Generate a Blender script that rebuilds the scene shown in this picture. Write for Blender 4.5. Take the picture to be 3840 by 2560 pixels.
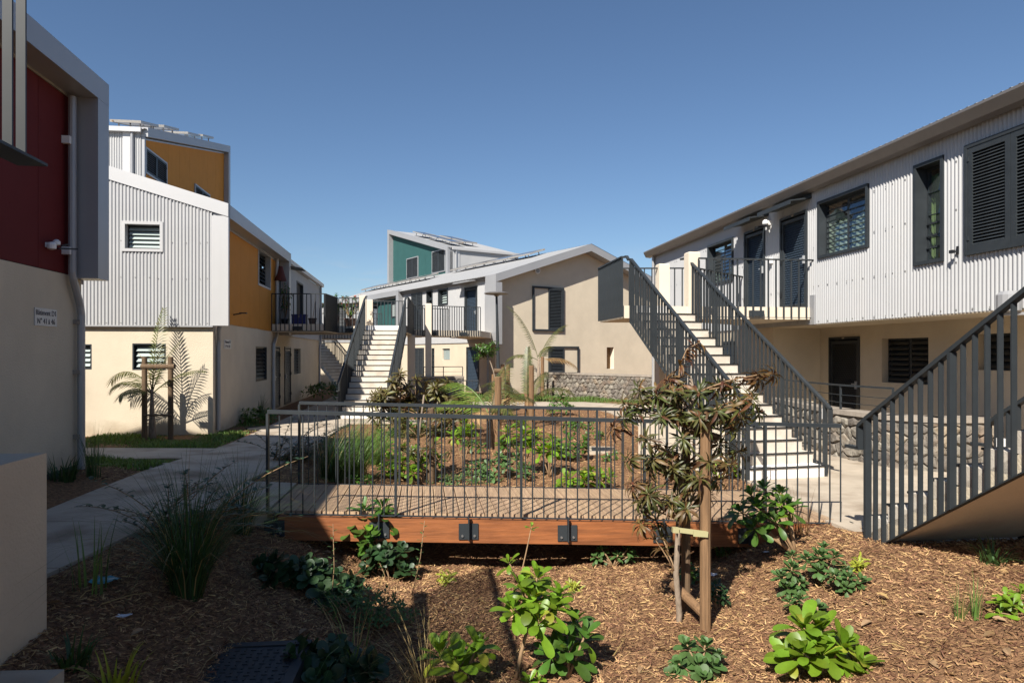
import bpy, math, random
import numpy as np
from mathutils import Vector, Matrix
random.seed(7); np.random.seed(7)
for o in list(bpy.data.objects): bpy.data.objects.remove(o)
SC = bpy.context.scene
COL = SC.collection
# ------------------------------------------------------------------ camera, sky, sun
EYE, FPX, CX, HY = 1.85, 2600.0, 1920.0, 1328.0          # eye height, focal length and horizon measured on the photograph
cd = bpy.data.cameras.new('camera'); cam = bpy.data.objects.new('camera', cd); COL.objects.link(cam)
cam.location = (0, 0, EYE); cam.rotation_euler = (math.radians(90), 0, 0)
cd.sensor_width = 36; cd.lens = 36 * FPX / 3840; cd.shift_y = (HY - 1280) / 3840; cd.clip_start = 0.05; cd.clip_end = 4000
SC.camera = cam
SUN_FLOW = Vector((0.47, 0.98, -1.0)).normalized()
elev = math.asin(-SUN_FLOW.z); azim = math.atan2(-SUN_FLOW.x, -SUN_FLOW.y)
w = bpy.data.worlds.new('World'); SC.world = w; w.use_nodes = True
nt = w.node_tree; bg = nt.nodes['Background']
sky = nt.nodes.new('ShaderNodeTexSky'); sky.sky_type = 'NISHITA'; sky.sun_disc = False
sky.sun_elevation = elev; sky.sun_rotation = azim % (2 * math.pi); sky.air_density = 1.0; sky.dust_density = 0.2; sky.ozone_density = 5.4; sky.altitude = 0
tcw = nt.nodes.new('ShaderNodeTexCoord'); mpw = nt.nodes.new('ShaderNodeMapping'); mpw.inputs['Scale'].default_value = (5, 5, 26); nt.links.new(tcw.outputs['Generated'], mpw.inputs[0])
cn = nt.nodes.new('ShaderNodeTexNoise'); cn.inputs['Scale'].default_value = 1.6; cn.inputs['Detail'].default_value = 7; cn.inputs['Roughness'].default_value = 0.6; nt.links.new(mpw.outputs[0], cn.inputs['Vector'])
cr = nt.nodes.new('ShaderNodeValToRGB'); cr.color_ramp.elements[0].position = 0.52; cr.color_ramp.elements[1].position = 0.72; nt.links.new(cn.outputs[0], cr.inputs[0])
sx = nt.nodes.new('ShaderNodeSeparateXYZ'); nt.links.new(tcw.outputs['Generated'], sx.inputs[0])       # thin cloud streaks only low over the horizon
er_ = nt.nodes.new('ShaderNodeValToRGB'); nt.links.new(sx.outputs['Z'], er_.inputs[0]); er_.color_ramp.elements[0].position = 0.10; er_.color_ramp.elements[0].color = (1, 1, 1, 1); er_.color_ramp.elements[1].position = 0.155; er_.color_ramp.elements[1].color = (0, 0, 0, 1)
ml = nt.nodes.new('ShaderNodeMath'); ml.operation = 'MULTIPLY'; nt.links.new(cr.outputs[0], ml.inputs[0]); nt.links.new(er_.outputs[0], ml.inputs[1])
m2 = nt.nodes.new('ShaderNodeMath'); m2.operation = 'MULTIPLY'; m2.inputs[1].default_value = 0.45; nt.links.new(ml.outputs[0], m2.inputs[0])
cm = nt.nodes.new('ShaderNodeMix'); cm.data_type = 'RGBA'; nt.links.new(m2.outputs[0], cm.inputs[0]); nt.links.new(sky.outputs[0], cm.inputs[6]); cm.inputs[7].default_value = (5.6, 5.9, 6.3, 1)
nt.links.new(cm.outputs[2], bg.inputs[0]); bg.inputs[1].default_value = 0.060
sd = bpy.data.lights.new('sun', 'SUN'); sd.energy = 5.0; sd.angle = math.radians(0.53); sd.color = (1.0, 0.945, 0.86)
so = bpy.data.objects.new('sun', sd); COL.objects.link(so); so.location = (-20, -30, 40)
so.rotation_mode = 'QUATERNION'; so.rotation_quaternion = SUN_FLOW.to_track_quat('-Z', 'Y')
SC.view_settings.view_transform = 'Standard'; SC.view_settings.look = 'None'; SC.view_settings.gamma = 1.0
SC.view_settings.use_curve_mapping = False; SC.view_settings.exposure = 0.8
# ------------------------------------------------------------------ measuring helpers
def sm(t): t = np.clip(t, 0, 1); return t * t * (3 - 2 * t)
def at(px, py, Y): return Vector(((px - CX) / FPX * Y, Y, EYE + (HY - py) / FPX * Y))
# ------------------------------------------------------------------ materials
MATS = {}
def mat(name, col, rough=0.6, metal=0.0, var=0.0, vscale=3.0, bump=0.0, bscale=60.0, col2=None, spec=0.5, island=0.0, stretch=None, trans=0.0, dirt=None, splash=None):
    m = bpy.data.materials.new(name); m.use_nodes = True; MATS[name] = m
    n = m.node_tree; L = n.links; b = n.nodes['Principled BSDF']
    b.inputs['Roughness'].default_value = rough; b.inputs['Metallic'].default_value = metal
    b.inputs['Specular IOR Level'].default_value = spec
    c = (*col, 1); b.inputs['Base Color'].default_value = c
    tc = n.nodes.new('ShaderNodeTexCoord'); vec = tc.outputs['Object']
    if stretch:
        mp = n.nodes.new('ShaderNodeMapping'); mp.inputs['Scale'].default_value = stretch; L.new(vec, mp.inputs[0]); vec = mp.outputs[0]
    out = None
    if var > 0 or col2:
        ns = n.nodes.new('ShaderNodeTexNoise'); ns.inputs['Scale'].default_value = vscale; ns.inputs['Detail'].default_value = 6; ns.inputs['Roughness'].default_value = 0.65
        L.new(vec, ns.inputs['Vector'])
        r = n.nodes.new('ShaderNodeValToRGB'); L.new(ns.outputs[0], r.inputs[0])
        a = tuple(max(0, x * (1 - var)) for x in col); d = col2 if col2 else tuple(min(1, x * (1 + var)) for x in col)
        r.color_ramp.elements[0].position = 0.32; r.color_ramp.elements[0].color = (*a, 1)
        r.color_ramp.elements[1].position = 0.68; r.color_ramp.elements[1].color = (*d, 1)
        out = r.outputs[0]
    if dirt:
        ns = n.nodes.new('ShaderNodeTexNoise'); ns.inputs['Scale'].default_value = dirt[1]; ns.inputs['Detail'].default_value = 8
        mp = n.nodes.new('ShaderNodeMapping'); mp.inputs['Scale'].default_value = dirt[3] if len(dirt) > 3 else (1, 1, 1)
        L.new(tc.outputs['Object'], mp.inputs[0]); L.new(mp.outputs[0], ns.inputs['Vector'])
        r = n.nodes.new('ShaderNodeValToRGB'); L.new(ns.outputs[0], r.inputs[0])
        r.color_ramp.elements[0].position = 0.5; r.color_ramp.elements[0].color = (0, 0, 0, 1); r.color_ramp.elements[1].position = 0.75; r.color_ramp.elements[1].color = (dirt[2],) * 3 + (1,)
        mx = n.nodes.new('ShaderNodeMix'); mx.data_type = 'RGBA'; L.new(r.outputs[0], mx.inputs[0])
        if out: L.new(out, mx.inputs[6])
        else: mx.inputs[6].default_value = c
        mx.inputs[7].default_value = (*dirt[0], 1); out = mx.outputs[2]
    if splash:                                                # soil splashed on the lowest hand's breadth of the wall
        sp = n.nodes.new('ShaderNodeSeparateXYZ'); L.new(tc.outputs['Object'], sp.inputs[0])
        ns = n.nodes.new('ShaderNodeTexNoise'); ns.inputs['Scale'].default_value = 2.2; ns.inputs['Detail'].default_value = 8; L.new(tc.outputs['Object'], ns.inputs['Vector'])
        mu = n.nodes.new('ShaderNodeMath'); mu.operation = 'MULTIPLY_ADD'; mu.inputs[1].default_value = -0.9; L.new(ns.outputs[0], mu.inputs[0]); L.new(sp.outputs['Z'], mu.inputs[2])
        mr = n.nodes.new('ShaderNodeMapRange'); L.new(mu.outputs[0], mr.inputs[0]); mr.inputs[1].default_value = -0.15; mr.inputs[2].default_value = -0.45; mr.inputs[3].default_value = 0; mr.inputs[4].default_value = 0.55
        mx = n.nodes.new('ShaderNodeMix'); mx.data_type = 'RGBA'; L.new(mr.outputs[0], mx.inputs[0])
        if out: L.new(out, mx.inputs[6])
        else: mx.inputs[6].default_value = c
        mx.inputs[7].default_value = (*splash, 1); out = mx.outputs[2]
    if island > 0:
        g = n.nodes.new('ShaderNodeNewGeometry'); oi = n.nodes.new('ShaderNodeObjectInfo')
        ad = n.nodes.new('ShaderNodeMath'); ad.operation = 'ADD'; L.new(g.outputs['Random Per Island'], ad.inputs[0]); L.new(oi.outputs['Random'], ad.inputs[1])
        fr = n.nodes.new('ShaderNodeMath'); fr.operation = 'FRACT'; L.new(ad.outputs[0], fr.inputs[0])
        mr = n.nodes.new('ShaderNodeMapRange'); L.new(fr.outputs[0], mr.inputs[0]); mr.inputs[3].default_value = 1 - island; mr.inputs[4].default_value = 1 + island
        hs = n.nodes.new('ShaderNodeHueSaturation'); L.new(mr.outputs[0], hs.inputs['Value'])
        mh = n.nodes.new('ShaderNodeMapRange'); L.new(fr.outputs[0], mh.inputs[0]); mh.inputs[3].default_value = 0.5 - island * 0.04; mh.inputs[4].default_value = 0.5 + island * 0.03
        L.new(mh.outputs[0], hs.inputs['Hue'])
        if out: L.new(out, hs.inputs['Color'])
        else: hs.inputs['Color'].default_value = c
        out = hs.outputs[0]
    if out: L.new(out, b.inputs['Base Color'])
    if bump > 0:
        ns = n.nodes.new('ShaderNodeTexNoise'); ns.inputs['Scale'].default_value = bscale; ns.inputs['Detail'].default_value = 6; L.new(vec, ns.inputs['Vector'])
        bp = n.nodes.new('ShaderNodeBump'); bp.inputs['Strength'].default_value = bump; bp.inputs['Distance'].default_value = 0.02; L.new(ns.outputs[0], bp.inputs['Height']); L.new(bp.outputs[0], b.inputs['Normal'])
    if trans > 0:
        tr = n.nodes.new('ShaderNodeBsdfTranslucent'); ms = n.nodes.new('ShaderNodeMixShader'); ms.inputs[0].default_value = trans
        if out:
            hs = n.nodes.new('ShaderNodeHueSaturation'); hs.inputs['Value'].default_value = 1.5; hs.inputs['Saturation'].default_value = 1.1; hs.inputs['Hue'].default_value = 0.485; L.new(out, hs.inputs['Color']); L.new(hs.outputs[0], tr.inputs[0])
        else: tr.inputs[0].default_value = tuple(min(1, x * 1.5) for x in col) + (1,)
        L.new(b.outputs[0], ms.inputs[1]); L.new(tr.outputs[0], ms.inputs[2]); L.new(ms.outputs[0], n.nodes['Material Output'].inputs[0])
    return m
def glassmat(name, tint, mixf):
    m = bpy.data.materials.new(name); m.use_nodes = True; MATS[name] = m
    n = m.node_tree; L = n.links; n.nodes.remove(n.nodes['Principled BSDF'])
    tr = n.nodes.new('ShaderNodeBsdfTransparent'); tr.inputs[0].default_value = (*tint, 1)
    gl = n.nodes.new('ShaderNodeBsdfGlossy'); gl.inputs['Roughness'].default_value = 0.03; gl.inputs[0].default_value = (0.9, 0.95, 1, 1)
    lw = n.nodes.new('ShaderNodeLayerWeight'); pw = n.nodes.new('ShaderNodeMath'); pw.operation = 'POWER'; pw.inputs[1].default_value = 4.0; L.new(lw.outputs['Facing'], pw.inputs[0])
    ad = n.nodes.new('ShaderNodeMath'); ad.operation = 'ADD'; ad.inputs[1].default_value = mixf; L.new(pw.outputs[0], ad.inputs[0])
    mx = n.nodes.new('ShaderNodeMixShader'); L.new(ad.outputs[0], mx.inputs[0]); L.new(tr.outputs[0], mx.inputs[1]); L.new(gl.outputs[0], mx.inputs[2])
    L.new(mx.outputs[0], n.nodes['Material Output'].inputs[0]); return m
M = MATS
mat('cream_render', (0.575, 0.495, 0.375), 0.9, var=0.06, vscale=1.2, bump=0.3, bscale=45, spec=0.2, splash=(0.30, 0.22, 0.14), dirt=((0.43, 0.36, 0.27), 0.9, 0.3, (1, 1, 0.35)))
mat('cream_paint', (0.66, 0.575, 0.455), 0.85, var=0.04, vscale=2, bump=0.12, bscale=40, spec=0.2)
mat('white_sheet', (0.405, 0.405, 0.405), 0.45, metal=0.1, var=0.03, vscale=1.5, dirt=((0.45, 0.43, 0.40), 0.8, 0.3, (3, 3, 0.3)))
mat('grey_flashing', (0.345, 0.345, 0.35), 0.4, metal=0.25, var=0.04, vscale=1.0, bump=0.05, bscale=2.5)
mat('pale_flashing', (0.48, 0.475, 0.47), 0.4, metal=0.15, var=0.03, vscale=1.0, bump=0.06, bscale=2.5)
mat('roof_sheet', (0.40, 0.40, 0.395), 0.4, metal=0.3, var=0.05, vscale=1.0)
mat('gutter_metal', (0.20, 0.18, 0.163), 0.42, metal=0.4, var=0.05)
mat('red_panel', (0.118, 0.017, 0.017), 0.7, var=0.06, vscale=2, spec=0.12)
mat('orange_panel', (0.50, 0.215, 0.038), 0.7, var=0.05, vscale=2, spec=0.12)
mat('teal_panel', (0.030, 0.088, 0.086), 0.7, var=0.06, vscale=2, spec=0.15)
mat('yellow_panel', (0.60, 0.38, 0.03), 0.6)
mat('dark_steel', (0.027, 0.032, 0.036), 0.5, metal=0.0, var=0.15, vscale=4, spec=0.35)
mat('dark_steel_blue', (0.040, 0.060, 0.085), 0.45, metal=0.1)
mat('black_void', (0.010, 0.010, 0.011), 0.8)
mat('screw_metal', (0.35, 0.34, 0.33), 0.35, metal=0.7)
mat('concrete', (0.43, 0.365, 0.285), 0.88, var=0.14, vscale=1.6, bump=0.3, bscale=70, spec=0.25, dirt=((0.15, 0.10, 0.06), 1.5, 0.8))
mat('stair_concrete', (0.54, 0.49, 0.42), 0.85, var=0.08, vscale=4, bump=0.2, bscale=60, spec=0.25, dirt=((0.30, 0.23, 0.16), 2.4, 0.6))
mat('white_paint', (0.78, 0.75, 0.71), 0.7, var=0.03)
mat('mulch_ground', (0.13, 0.070, 0.040), 0.95, var=0.5, vscale=28, bump=1.0, bscale=50, col2=(0.33, 0.185, 0.095), spec=0.15)
mat('mulch_chip', (0.275, 0.138, 0.066), 0.85, island=0.7, spec=0.15, col2=(0.50, 0.300, 0.155), var=0.45, vscale=9, dirt=((0.11, 0.055, 0.03), 1.0, 0.8))
mat('soil', (0.10, 0.07, 0.05), 0.95, var=0.3, vscale=5)
mat('lawn_ground', (0.05, 0.075, 0.02), 0.95, var=0.4, vscale=8, bump=0.6, bscale=60)
mat('deck_wood', (0.37, 0.255, 0.158), 0.75, var=0.22, vscale=2.2, stretch=(14, 1.0, 4), bump=0.25, bscale=6, island=0.14)
mat('beam_wood', (0.27, 0.092, 0.028), 0.62, var=0.32, vscale=2.0, stretch=(0.7, 6, 9), bump=0.2, bscale=5, dirt=((0.13, 0.04, 0.012), 1.6, 0.7, (1.2, 1, 5)))
mat('stake_wood', (0.185, 0.105, 0.05), 0.8, var=0.35, vscale=3, stretch=(9, 9, 0.8), bump=0.4, bscale=8)
mat('dark_stake_wood', (0.12, 0.075, 0.04), 0.85, var=0.35, vscale=3, stretch=(9, 9, 0.8), bump=0.4, bscale=8)
mat('bark', (0.24, 0.185, 0.135), 0.9, var=0.3, vscale=12, stretch=(2, 2, 0.7), bump=0.6, bscale=18)
mat('stem_brown', (0.27, 0.17, 0.09), 0.8, var=0.2, vscale=10)
mat('stone', (0.185, 0.165, 0.138), 0.9, var=0.35, vscale=9, bump=0.9, bscale=22, island=0.35, spec=0.25, dirt=((0.30, 0.18, 0.09), 2.2, 0.5))
mat('mortar', (0.20, 0.172, 0.14), 0.95, var=0.2, vscale=6, bump=0.6, bscale=50)
mat('wall_cap', (0.29, 0.25, 0.205), 0.9, var=0.2, vscale=5, bump=0.4, bscale=40)
mat('leaf_bright', (0.135, 0.230, 0.016), 0.42, island=0.35, var=0.25, vscale=7, trans=0.28)
mat('leaf_mid', (0.055, 0.120, 0.016), 0.42, island=0.3, var=0.25, vscale=7, trans=0.22)
mat('leaf_dark', (0.026, 0.060, 0.020), 0.42, island=0.3, var=0.25, vscale=7, trans=0.15)
mat('leaf_blue', (0.070, 0.135, 0.036), 0.55, island=0.25, var=0.2, vscale=7, trans=0.2)
mat('leaf_bronze', (0.060, 0.105, 0.020), 0.45, island=0.5, var=0.35, vscale=5, col2=(0.10, 0.075, 0.024), trans=0.22)
mat('leaf_olive', (0.115, 0.135, 0.030), 0.5, island=0.45, var=0.35, vscale=5, col2=(0.13, 0.085, 0.030), trans=0.25)
mat('leaf_rust', (0.20, 0.065, 0.03), 0.5, island=0.4, var=0.35, vscale=6, col2=(0.12, 0.10, 0.03), trans=0.22)
mat('leaf_yellow', (0.28, 0.31, 0.035), 0.45, island=0.3, trans=0.3)
mat('palm_leaf', (0.050, 0.092, 0.020), 0.45, island=0.35, var=0.3, vscale=6, col2=(0.14, 0.13, 0.035), trans=0.25)
mat('palm_leaf_light', (0.17, 0.27, 0.045), 0.45, island=0.25, var=0.2, vscale=6, trans=0.35)
mat('palm_leaf_dry', (0.27, 0.17, 0.07), 0.7, island=0.3, var=0.3, vscale=6, trans=0.2)
mat('grass_dark', (0.040, 0.085, 0.022), 0.5, island=0.4, trans=0.2)
mat('grass_bright', (0.105, 0.185, 0.040), 0.5, island=0.4, trans=0.25)
mat('grass_lawn', (0.095, 0.165, 0.030), 0.6, island=0.4, trans=0.25)
mat('grass_straw', (0.36, 0.25, 0.10), 0.7, island=0.3, trans=0.2)
mat('frost_glass', (0.36, 0.42, 0.40), 0.22, spec=0.7)
mat('dim_glass', (0.022, 0.027, 0.030), 0.3, spec=0.5)
glassmat('clear_blade', (0.88, 0.92, 0.91), 0.09)
mat('curtain_green', (0.24, 0.29, 0.22), 0.9, var=0.35, vscale=3, stretch=(1, 1, 2.5), col2=(0.52, 0.57, 0.47), trans=0.1)
mat('curtain_leaf', (0.17, 0.22, 0.085), 0.9, var=0.2, vscale=3)
mat('white_plastic', (0.75, 0.74, 0.72), 0.4)
mat('grey_plastic', (0.33, 0.34, 0.35), 0.4)
mat('black_plastic', (0.015, 0.016, 0.018), 0.45)
mat('sign_plate', (0.45, 0.45, 0.45), 0.4, metal=0.2)
mat('sign_ink', (0.06, 0.06, 0.07), 0.6)
mat('blue_box', (0.012, 0.022, 0.13), 0.4)
mat('lamp_shade', (0.085, 0.016, 0.012), 0.8)
mat('flower', (0.46, 0.09, 0.06), 0.6)
mat('terracotta', (0.10, 0.06, 0.05), 0.7)
mat('strap_webbing', (0.36, 0.33, 0.17), 0.8)
mat('old_timber', (0.20, 0.125, 0.06), 0.9, var=0.5, vscale=4, stretch=(3, 3, 12))
mat('iron_cover', (0.030, 0.031, 0.034), 0.55, metal=0.3, var=0.3, vscale=10)
mat('panel_glass', (0.015, 0.022, 0.045), 0.10, spec=0.8)
mat('panel_frame', (0.42, 0.40, 0.37), 0.4, metal=0.4)
mat('litter_blue', (0.06, 0.30, 0.38), 0.5)
mat('litter_white', (0.6, 0.62, 0.66), 0.6)
# ------------------------------------------------------------------ object helpers
WL = {}
def tag(o, label=None, cat=None, group=None, kind=None):
    if label: o['label'] = label
    if cat: o['category'] = cat
    if group: o['group'] = group
    if kind: o['kind'] = kind
    return o
def thing(name, loc, label, cat, group=None):
    o = bpy.data.objects.new(name, None); COL.objects.link(o); o.location = loc; o.empty_display_size = 0.3
    WL[o] = Vector(loc); return tag(o, label, cat, group)
def inst(name, mesh, parent, loc, rot=None, kind=None):
    o = bpy.data.objects.new(name, mesh); COL.objects.link(o)
    base = WL[parent] if parent else Vector((0, 0, 0)); loc = Vector(loc)
    if parent: o.parent = parent
    if rot is not None: o.matrix_local = Matrix.Translation(loc - base) @ rot.to_4x4()
    else: o.location = loc - base
    WL[o] = loc
    if kind: o['kind'] = kind
    return o
class Fr:
    """wall frame: a along u, b out along n, c up"""
    def __init__(s, o, u, n): s.o = Vector(o); s.u = Vector((u[0], u[1], 0)).normalized(); s.n = Vector((n[0], n[1], 0)).normalized()
    def __call__(s, a, b, c): return s.o + s.u * a + s.n * b + Vector((0, 0, c))
    def px(s, px, py, b=0.0):                                   # where the sight line through a pixel meets the wall
        d = Vector(((px - CX) / FPX, 1, (HY - py) / FPX)); e = Vector((0, 0, EYE)); q = s.o + s.n * b
        t = (q - e).dot(s.n) / d.dot(s.n); r = e + d * t - s.o
        return r.dot(s.u), r.z
    def rect(s, x0, y0, x1, y1, b=0.0):                         # two opposite corners -> a0,a1,c0,c1
        a, c = s.px(x0, y0, b); a2, c2 = s.px(x1, y1, b)
        return min(a, a2), max(a, a2), min(c, c2), max(c, c2)
WORLD = Fr((0, 0, 0), (1, 0), (0, 1))
class MB:
    def __init__(s): s.v = []; s.f = []; s.mi = []; s.k = 0
    def face(s, pts, k=None):
        i = len(s.v); s.v += [tuple(p) for p in pts]; s.f.append(tuple(range(i, i + len(pts)))); s.mi.append(s.k)
    def hexa(s, p):                                             # p: 4 bottom, 4 top
        i = len(s.v); s.v += [tuple(q) for q in p]
        for f in ((3, 2, 1, 0), (4, 5, 6, 7), (0, 1, 5, 4), (1, 2, 6, 5), (2, 3, 7, 6), (3, 0, 4, 7)): s.f.append(tuple(i + j for j in f)); s.mi.append(s.k)
        return s
    def box(s, fr, a0, a1, b0, b1, c0, c1):
        return s.hexa([fr(a0, b0, c0), fr(a1, b0, c0), fr(a1, b1, c0), fr(a0, b1, c0), fr(a0, b0, c1), fr(a1, b0, c1), fr(a1, b1, c1), fr(a0, b1, c1)])
    def sbox(s, fr, a0, a1, b0, b1, lo0, hi0, lo1, hi1):         # box with sloping top and bottom along a
        return s.hexa([fr(a0, b0, lo0), fr(a1, b0, lo1), fr(a1, b1, lo1), fr(a0, b1, lo0), fr(a0, b0, hi0), fr(a1, b0, hi1), fr(a1, b1, hi1), fr(a0, b1, hi0)])
    def beam(s, p, q, w, h, up=Vector((0, 0, 1))):
        p = Vector(p); q = Vector(q); d = (q - p).normalized(); x = d.cross(up)
        if x.length < 1e-4: x = d.cross(Vector((1, 0, 0)))
        x.normalize(); y = x.cross(d).normalized(); x = x * (w / 2); y = y * (h / 2)
        return s.hexa([p - x - y, p + x - y, q + x - y, q - x - y, p - x + y, p + x + y, q + x + y, q - x + y])
    def tube(s, pts, r, n=8, caps=True):
        pts = [Vector(p) for p in pts]; rs = r if isinstance(r, (list, tuple)) else [r] * len(pts); i0 = len(s.v); ref = None
        for k, p in enumerate(pts):
            d = (pts[min(k + 1, len(pts) - 1)] - pts[max(k - 1, 0)]).normalized()
            if ref is None: ref = d.cross(Vector((0.3, 0.9, 0.1))).normalized()
            x = (ref - d * ref.dot(d)).normalized(); ref = x; y = d.cross(x)
            for j in range(n):
                t = 2 * math.pi * j / n; s.v.append(tuple(p + (x * math.cos(t) + y * math.sin(t)) * rs[k]))
        for k in range(len(pts) - 1):
            for j in range(n):
                a = i0 + k * n + j; b = i0 + k * n + (j + 1) % n; s.f.append((a, b, b + n, a + n)); s.mi.append(s.k)
        if caps:
            s.f.append(tuple(i0 + j for j in reversed(range(n)))); s.mi.append(s.k)
            e = i0 + (len(pts) - 1) * n; s.f.append(tuple(e + j for j in range(n))); s.mi.append(s.k)
        return s
    def prism(s, poly, z0, z1):                                 # poly of xy, convex or not
        n = len(poly); i = len(s.v)
        zz0 = z0 if isinstance(z0, (list, tuple)) else [z0] * n; zz1 = z1 if isinstance(z1, (list, tuple)) else [z1] * n
        s.v += [(p[0], p[1], zz0[k]) for k, p in enumerate(poly)] + [(p[0], p[1], zz1[k]) for k, p in enumerate(poly)]
        s.f.append(tuple(i + k for k in reversed(range(n)))); s.f.append(tuple(i + n + k for k in range(n))); s.mi += [s.k, s.k]
        for k in range(n): s.f.append((i + k, i + (k + 1) % n, i + n + (k + 1) % n, i + n + k)); s.mi.append(s.k)
        return s
    def extr(s, pts, vec):                                      # planar polygon extruded by a vector
        n = len(pts); i = len(s.v); vec = Vector(vec)
        s.v += [tuple(p) for p in pts] + [tuple(Vector(p) + vec) for p in pts]
        s.f.append(tuple(i + k for k in reversed(range(n)))); s.f.append(tuple(i + n + k for k in range(n))); s.mi += [s.k, s.k]
        for k in range(n): s.f.append((i + k, i + (k + 1) % n, i + n + (k + 1) % n, i + n + k)); s.mi.append(s.k)
        return s
    def lathe(s, c, prof, n=14):
        i = len(s.v); c = Vector(c)
        for r, z in prof:
            for j in range(n): t = 2 * math.pi * j / n; s.v.append((c.x + r * math.cos(t), c.y + r * math.sin(t), c.z + z))
        for k in range(len(prof) - 1):
            for j in range(n): a = i + k * n + j; b = i + k * n + (j + 1) % n; s.f.append((a, b, b + n, a + n)); s.mi.append(s.k)
        s.f.append(tuple(i + j for j in reversed(range(n)))); e = i + (len(prof) - 1) * n; s.f.append(tuple(e + j for j in range(n))); s.mi += [s.k, s.k]
        return s
    def add(s, verts, faces, mtx=None):
        i = len(s.v)
        s.v += [tuple(mtx @ Vector(p)) for p in verts] if mtx is not None else [tuple(p) for p in verts]
        s.f += [tuple(i + j for j in f) for f in faces]; s.mi += [s.k] * len(faces); return s
    def mesh(s, name, mats, off=Vector((0, 0, 0)), smooth=False):
        me = bpy.data.meshes.new(name); me.from_pydata([(x - off.x, y - off.y, z - off.z) for x, y, z in s.v], [], s.f)
        if not isinstance(mats, (list, tuple)): mats = [mats]
        for m in mats: me.materials.append(MATS[m])
        if len(mats) > 1: me.polygons.foreach_set('material_index', s.mi)
        if smooth: me.polygons.foreach_set('use_smooth', [True] * len(s.f))
        me.update(); return me
    def build(s, name, mats, parent=None, smooth=False, kind=None, loc=None):
        base = WL[parent] if parent else Vector(loc if loc is not None else (0, 0, 0))
        o = bpy.data.objects.new(name, s.mesh(name, mats, base, smooth)); COL.objects.link(o)
        if parent: o.parent = parent
        else: o.location = base
        WL[o] = base.copy()
        if kind: o['kind'] = kind
        return o
# ------------------------------------------------------------------ wall, window, door, railing builders
def val(f, a): return f(a) if callable(f) else f
def sheet(mb, fr, a0, a1, lo, hi, openings=(), b=0.0, mid=()):
    cuts = sorted({a0, a1, *mid, *[x for o in openings for x in o[:2] if a0 < x < a1]})
    for p, q in zip(cuts, cuts[1:]):
        m = (p + q) / 2; ops = sorted([o for o in openings if o[0] <= m <= o[1]], key=lambda o: o[2]); zp, zq = val(lo, p), val(lo, q)
        for o in ops:
            if o[2] > min(zp, zq): mb.face([fr(p, b, zp), fr(q, b, zq), fr(q, b, o[2]), fr(p, b, o[2])])
            zp = zq = o[3]
        mb.face([fr(p, b, zp), fr(q, b, zq), fr(q, b, val(hi, q)), fr(p, b, val(hi, p))])
    return mb
def corr(mb, fr, a0, a1, lo, hi, openings=(), b=0.0, pitch=0.076, amp=0.012, seg=10, fn=None):
    fn = fn or fr; n = max(2, int((a1 - a0) / pitch * seg)); ps = [a0 + (a1 - a0) * i / n for i in range(n + 1)]
    for p, q in zip(ps, ps[1:]):
        bp = b + amp * max(-1, min(1, 1.35 * math.cos(2 * math.pi * p / pitch))); bq = b + amp * max(-1, min(1, 1.35 * math.cos(2 * math.pi * q / pitch))); m = (p + q) / 2
        ops = sorted([o for o in openings if o[0] <= m <= o[1]], key=lambda o: o[2]); zp, zq = val(lo, p), val(lo, q)
        for o in ops:
            if o[2] > max(zp, zq): mb.face([fn(p, bp, zp), fn(q, bq, zq), fn(q, bq, o[2]), fn(p, bp, o[2])])
            zp = zq = o[3]
        hp, hq = val(hi, p), val(hi, q)
        if hp > zp or hq > zq: mb.face([fn(p, bp, zp), fn(q, bq, zq), fn(q, bq, hq), fn(p, bp, hp)])
    return mb
def screws(fr, parent, a0, a1, rows, step, b, openings=(), r=0.009):
    mb = MB(); k = 0
    for z in rows:
        a = a0 + 0.05
        while a < a1:
            zz = val(z, a)
            if not any(o[0] - 0.02 < a < o[1] + 0.02 and o[2] - 0.02 < zz < o[3] + 0.02 for o in openings): mb.box(fr, a - r, a + r, b, b + 0.010, zz - r, zz + r)
            a += step if k % 4 else step * 0.55
            k += 1
    mb.build('sheet_screws', 'screw_metal', parent, kind='stuff')
def tunnel(mb, fr, r, recess, proud, t=0.045, face=0.0):
    a0, a1, c0, c1 = r; e = face
    mb.box(fr, a0 - e, a0 + t, -recess, proud, c0 - e, c1 + e); mb.box(fr, a1 - t, a1 + e, -recess, proud, c0 - e, c1 + e)
    mb.box(fr, a0 + t, a1 - t, -recess, proud, c1 - t, c1 + e); mb.box(fr, a0 + t, a1 - t, -recess, proud, c0 - e, c0 + t)
def origin_fr(fr): return Fr((0, 0, 0), fr.u, fr.n)
def backing(fr, r, depth, parent, m='black_void', name='room_dark_sheet'):
    a0, a1, c0, c1 = r; mb = MB(); mb.box(fr, a0 - 0.02, a1 + 0.02, -depth - 0.03, -depth, c0 - 0.02, c1 + 0.02); return mb.build(name, m, parent)  # near-black sheet: darkness of the unlit room put into its colour
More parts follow.
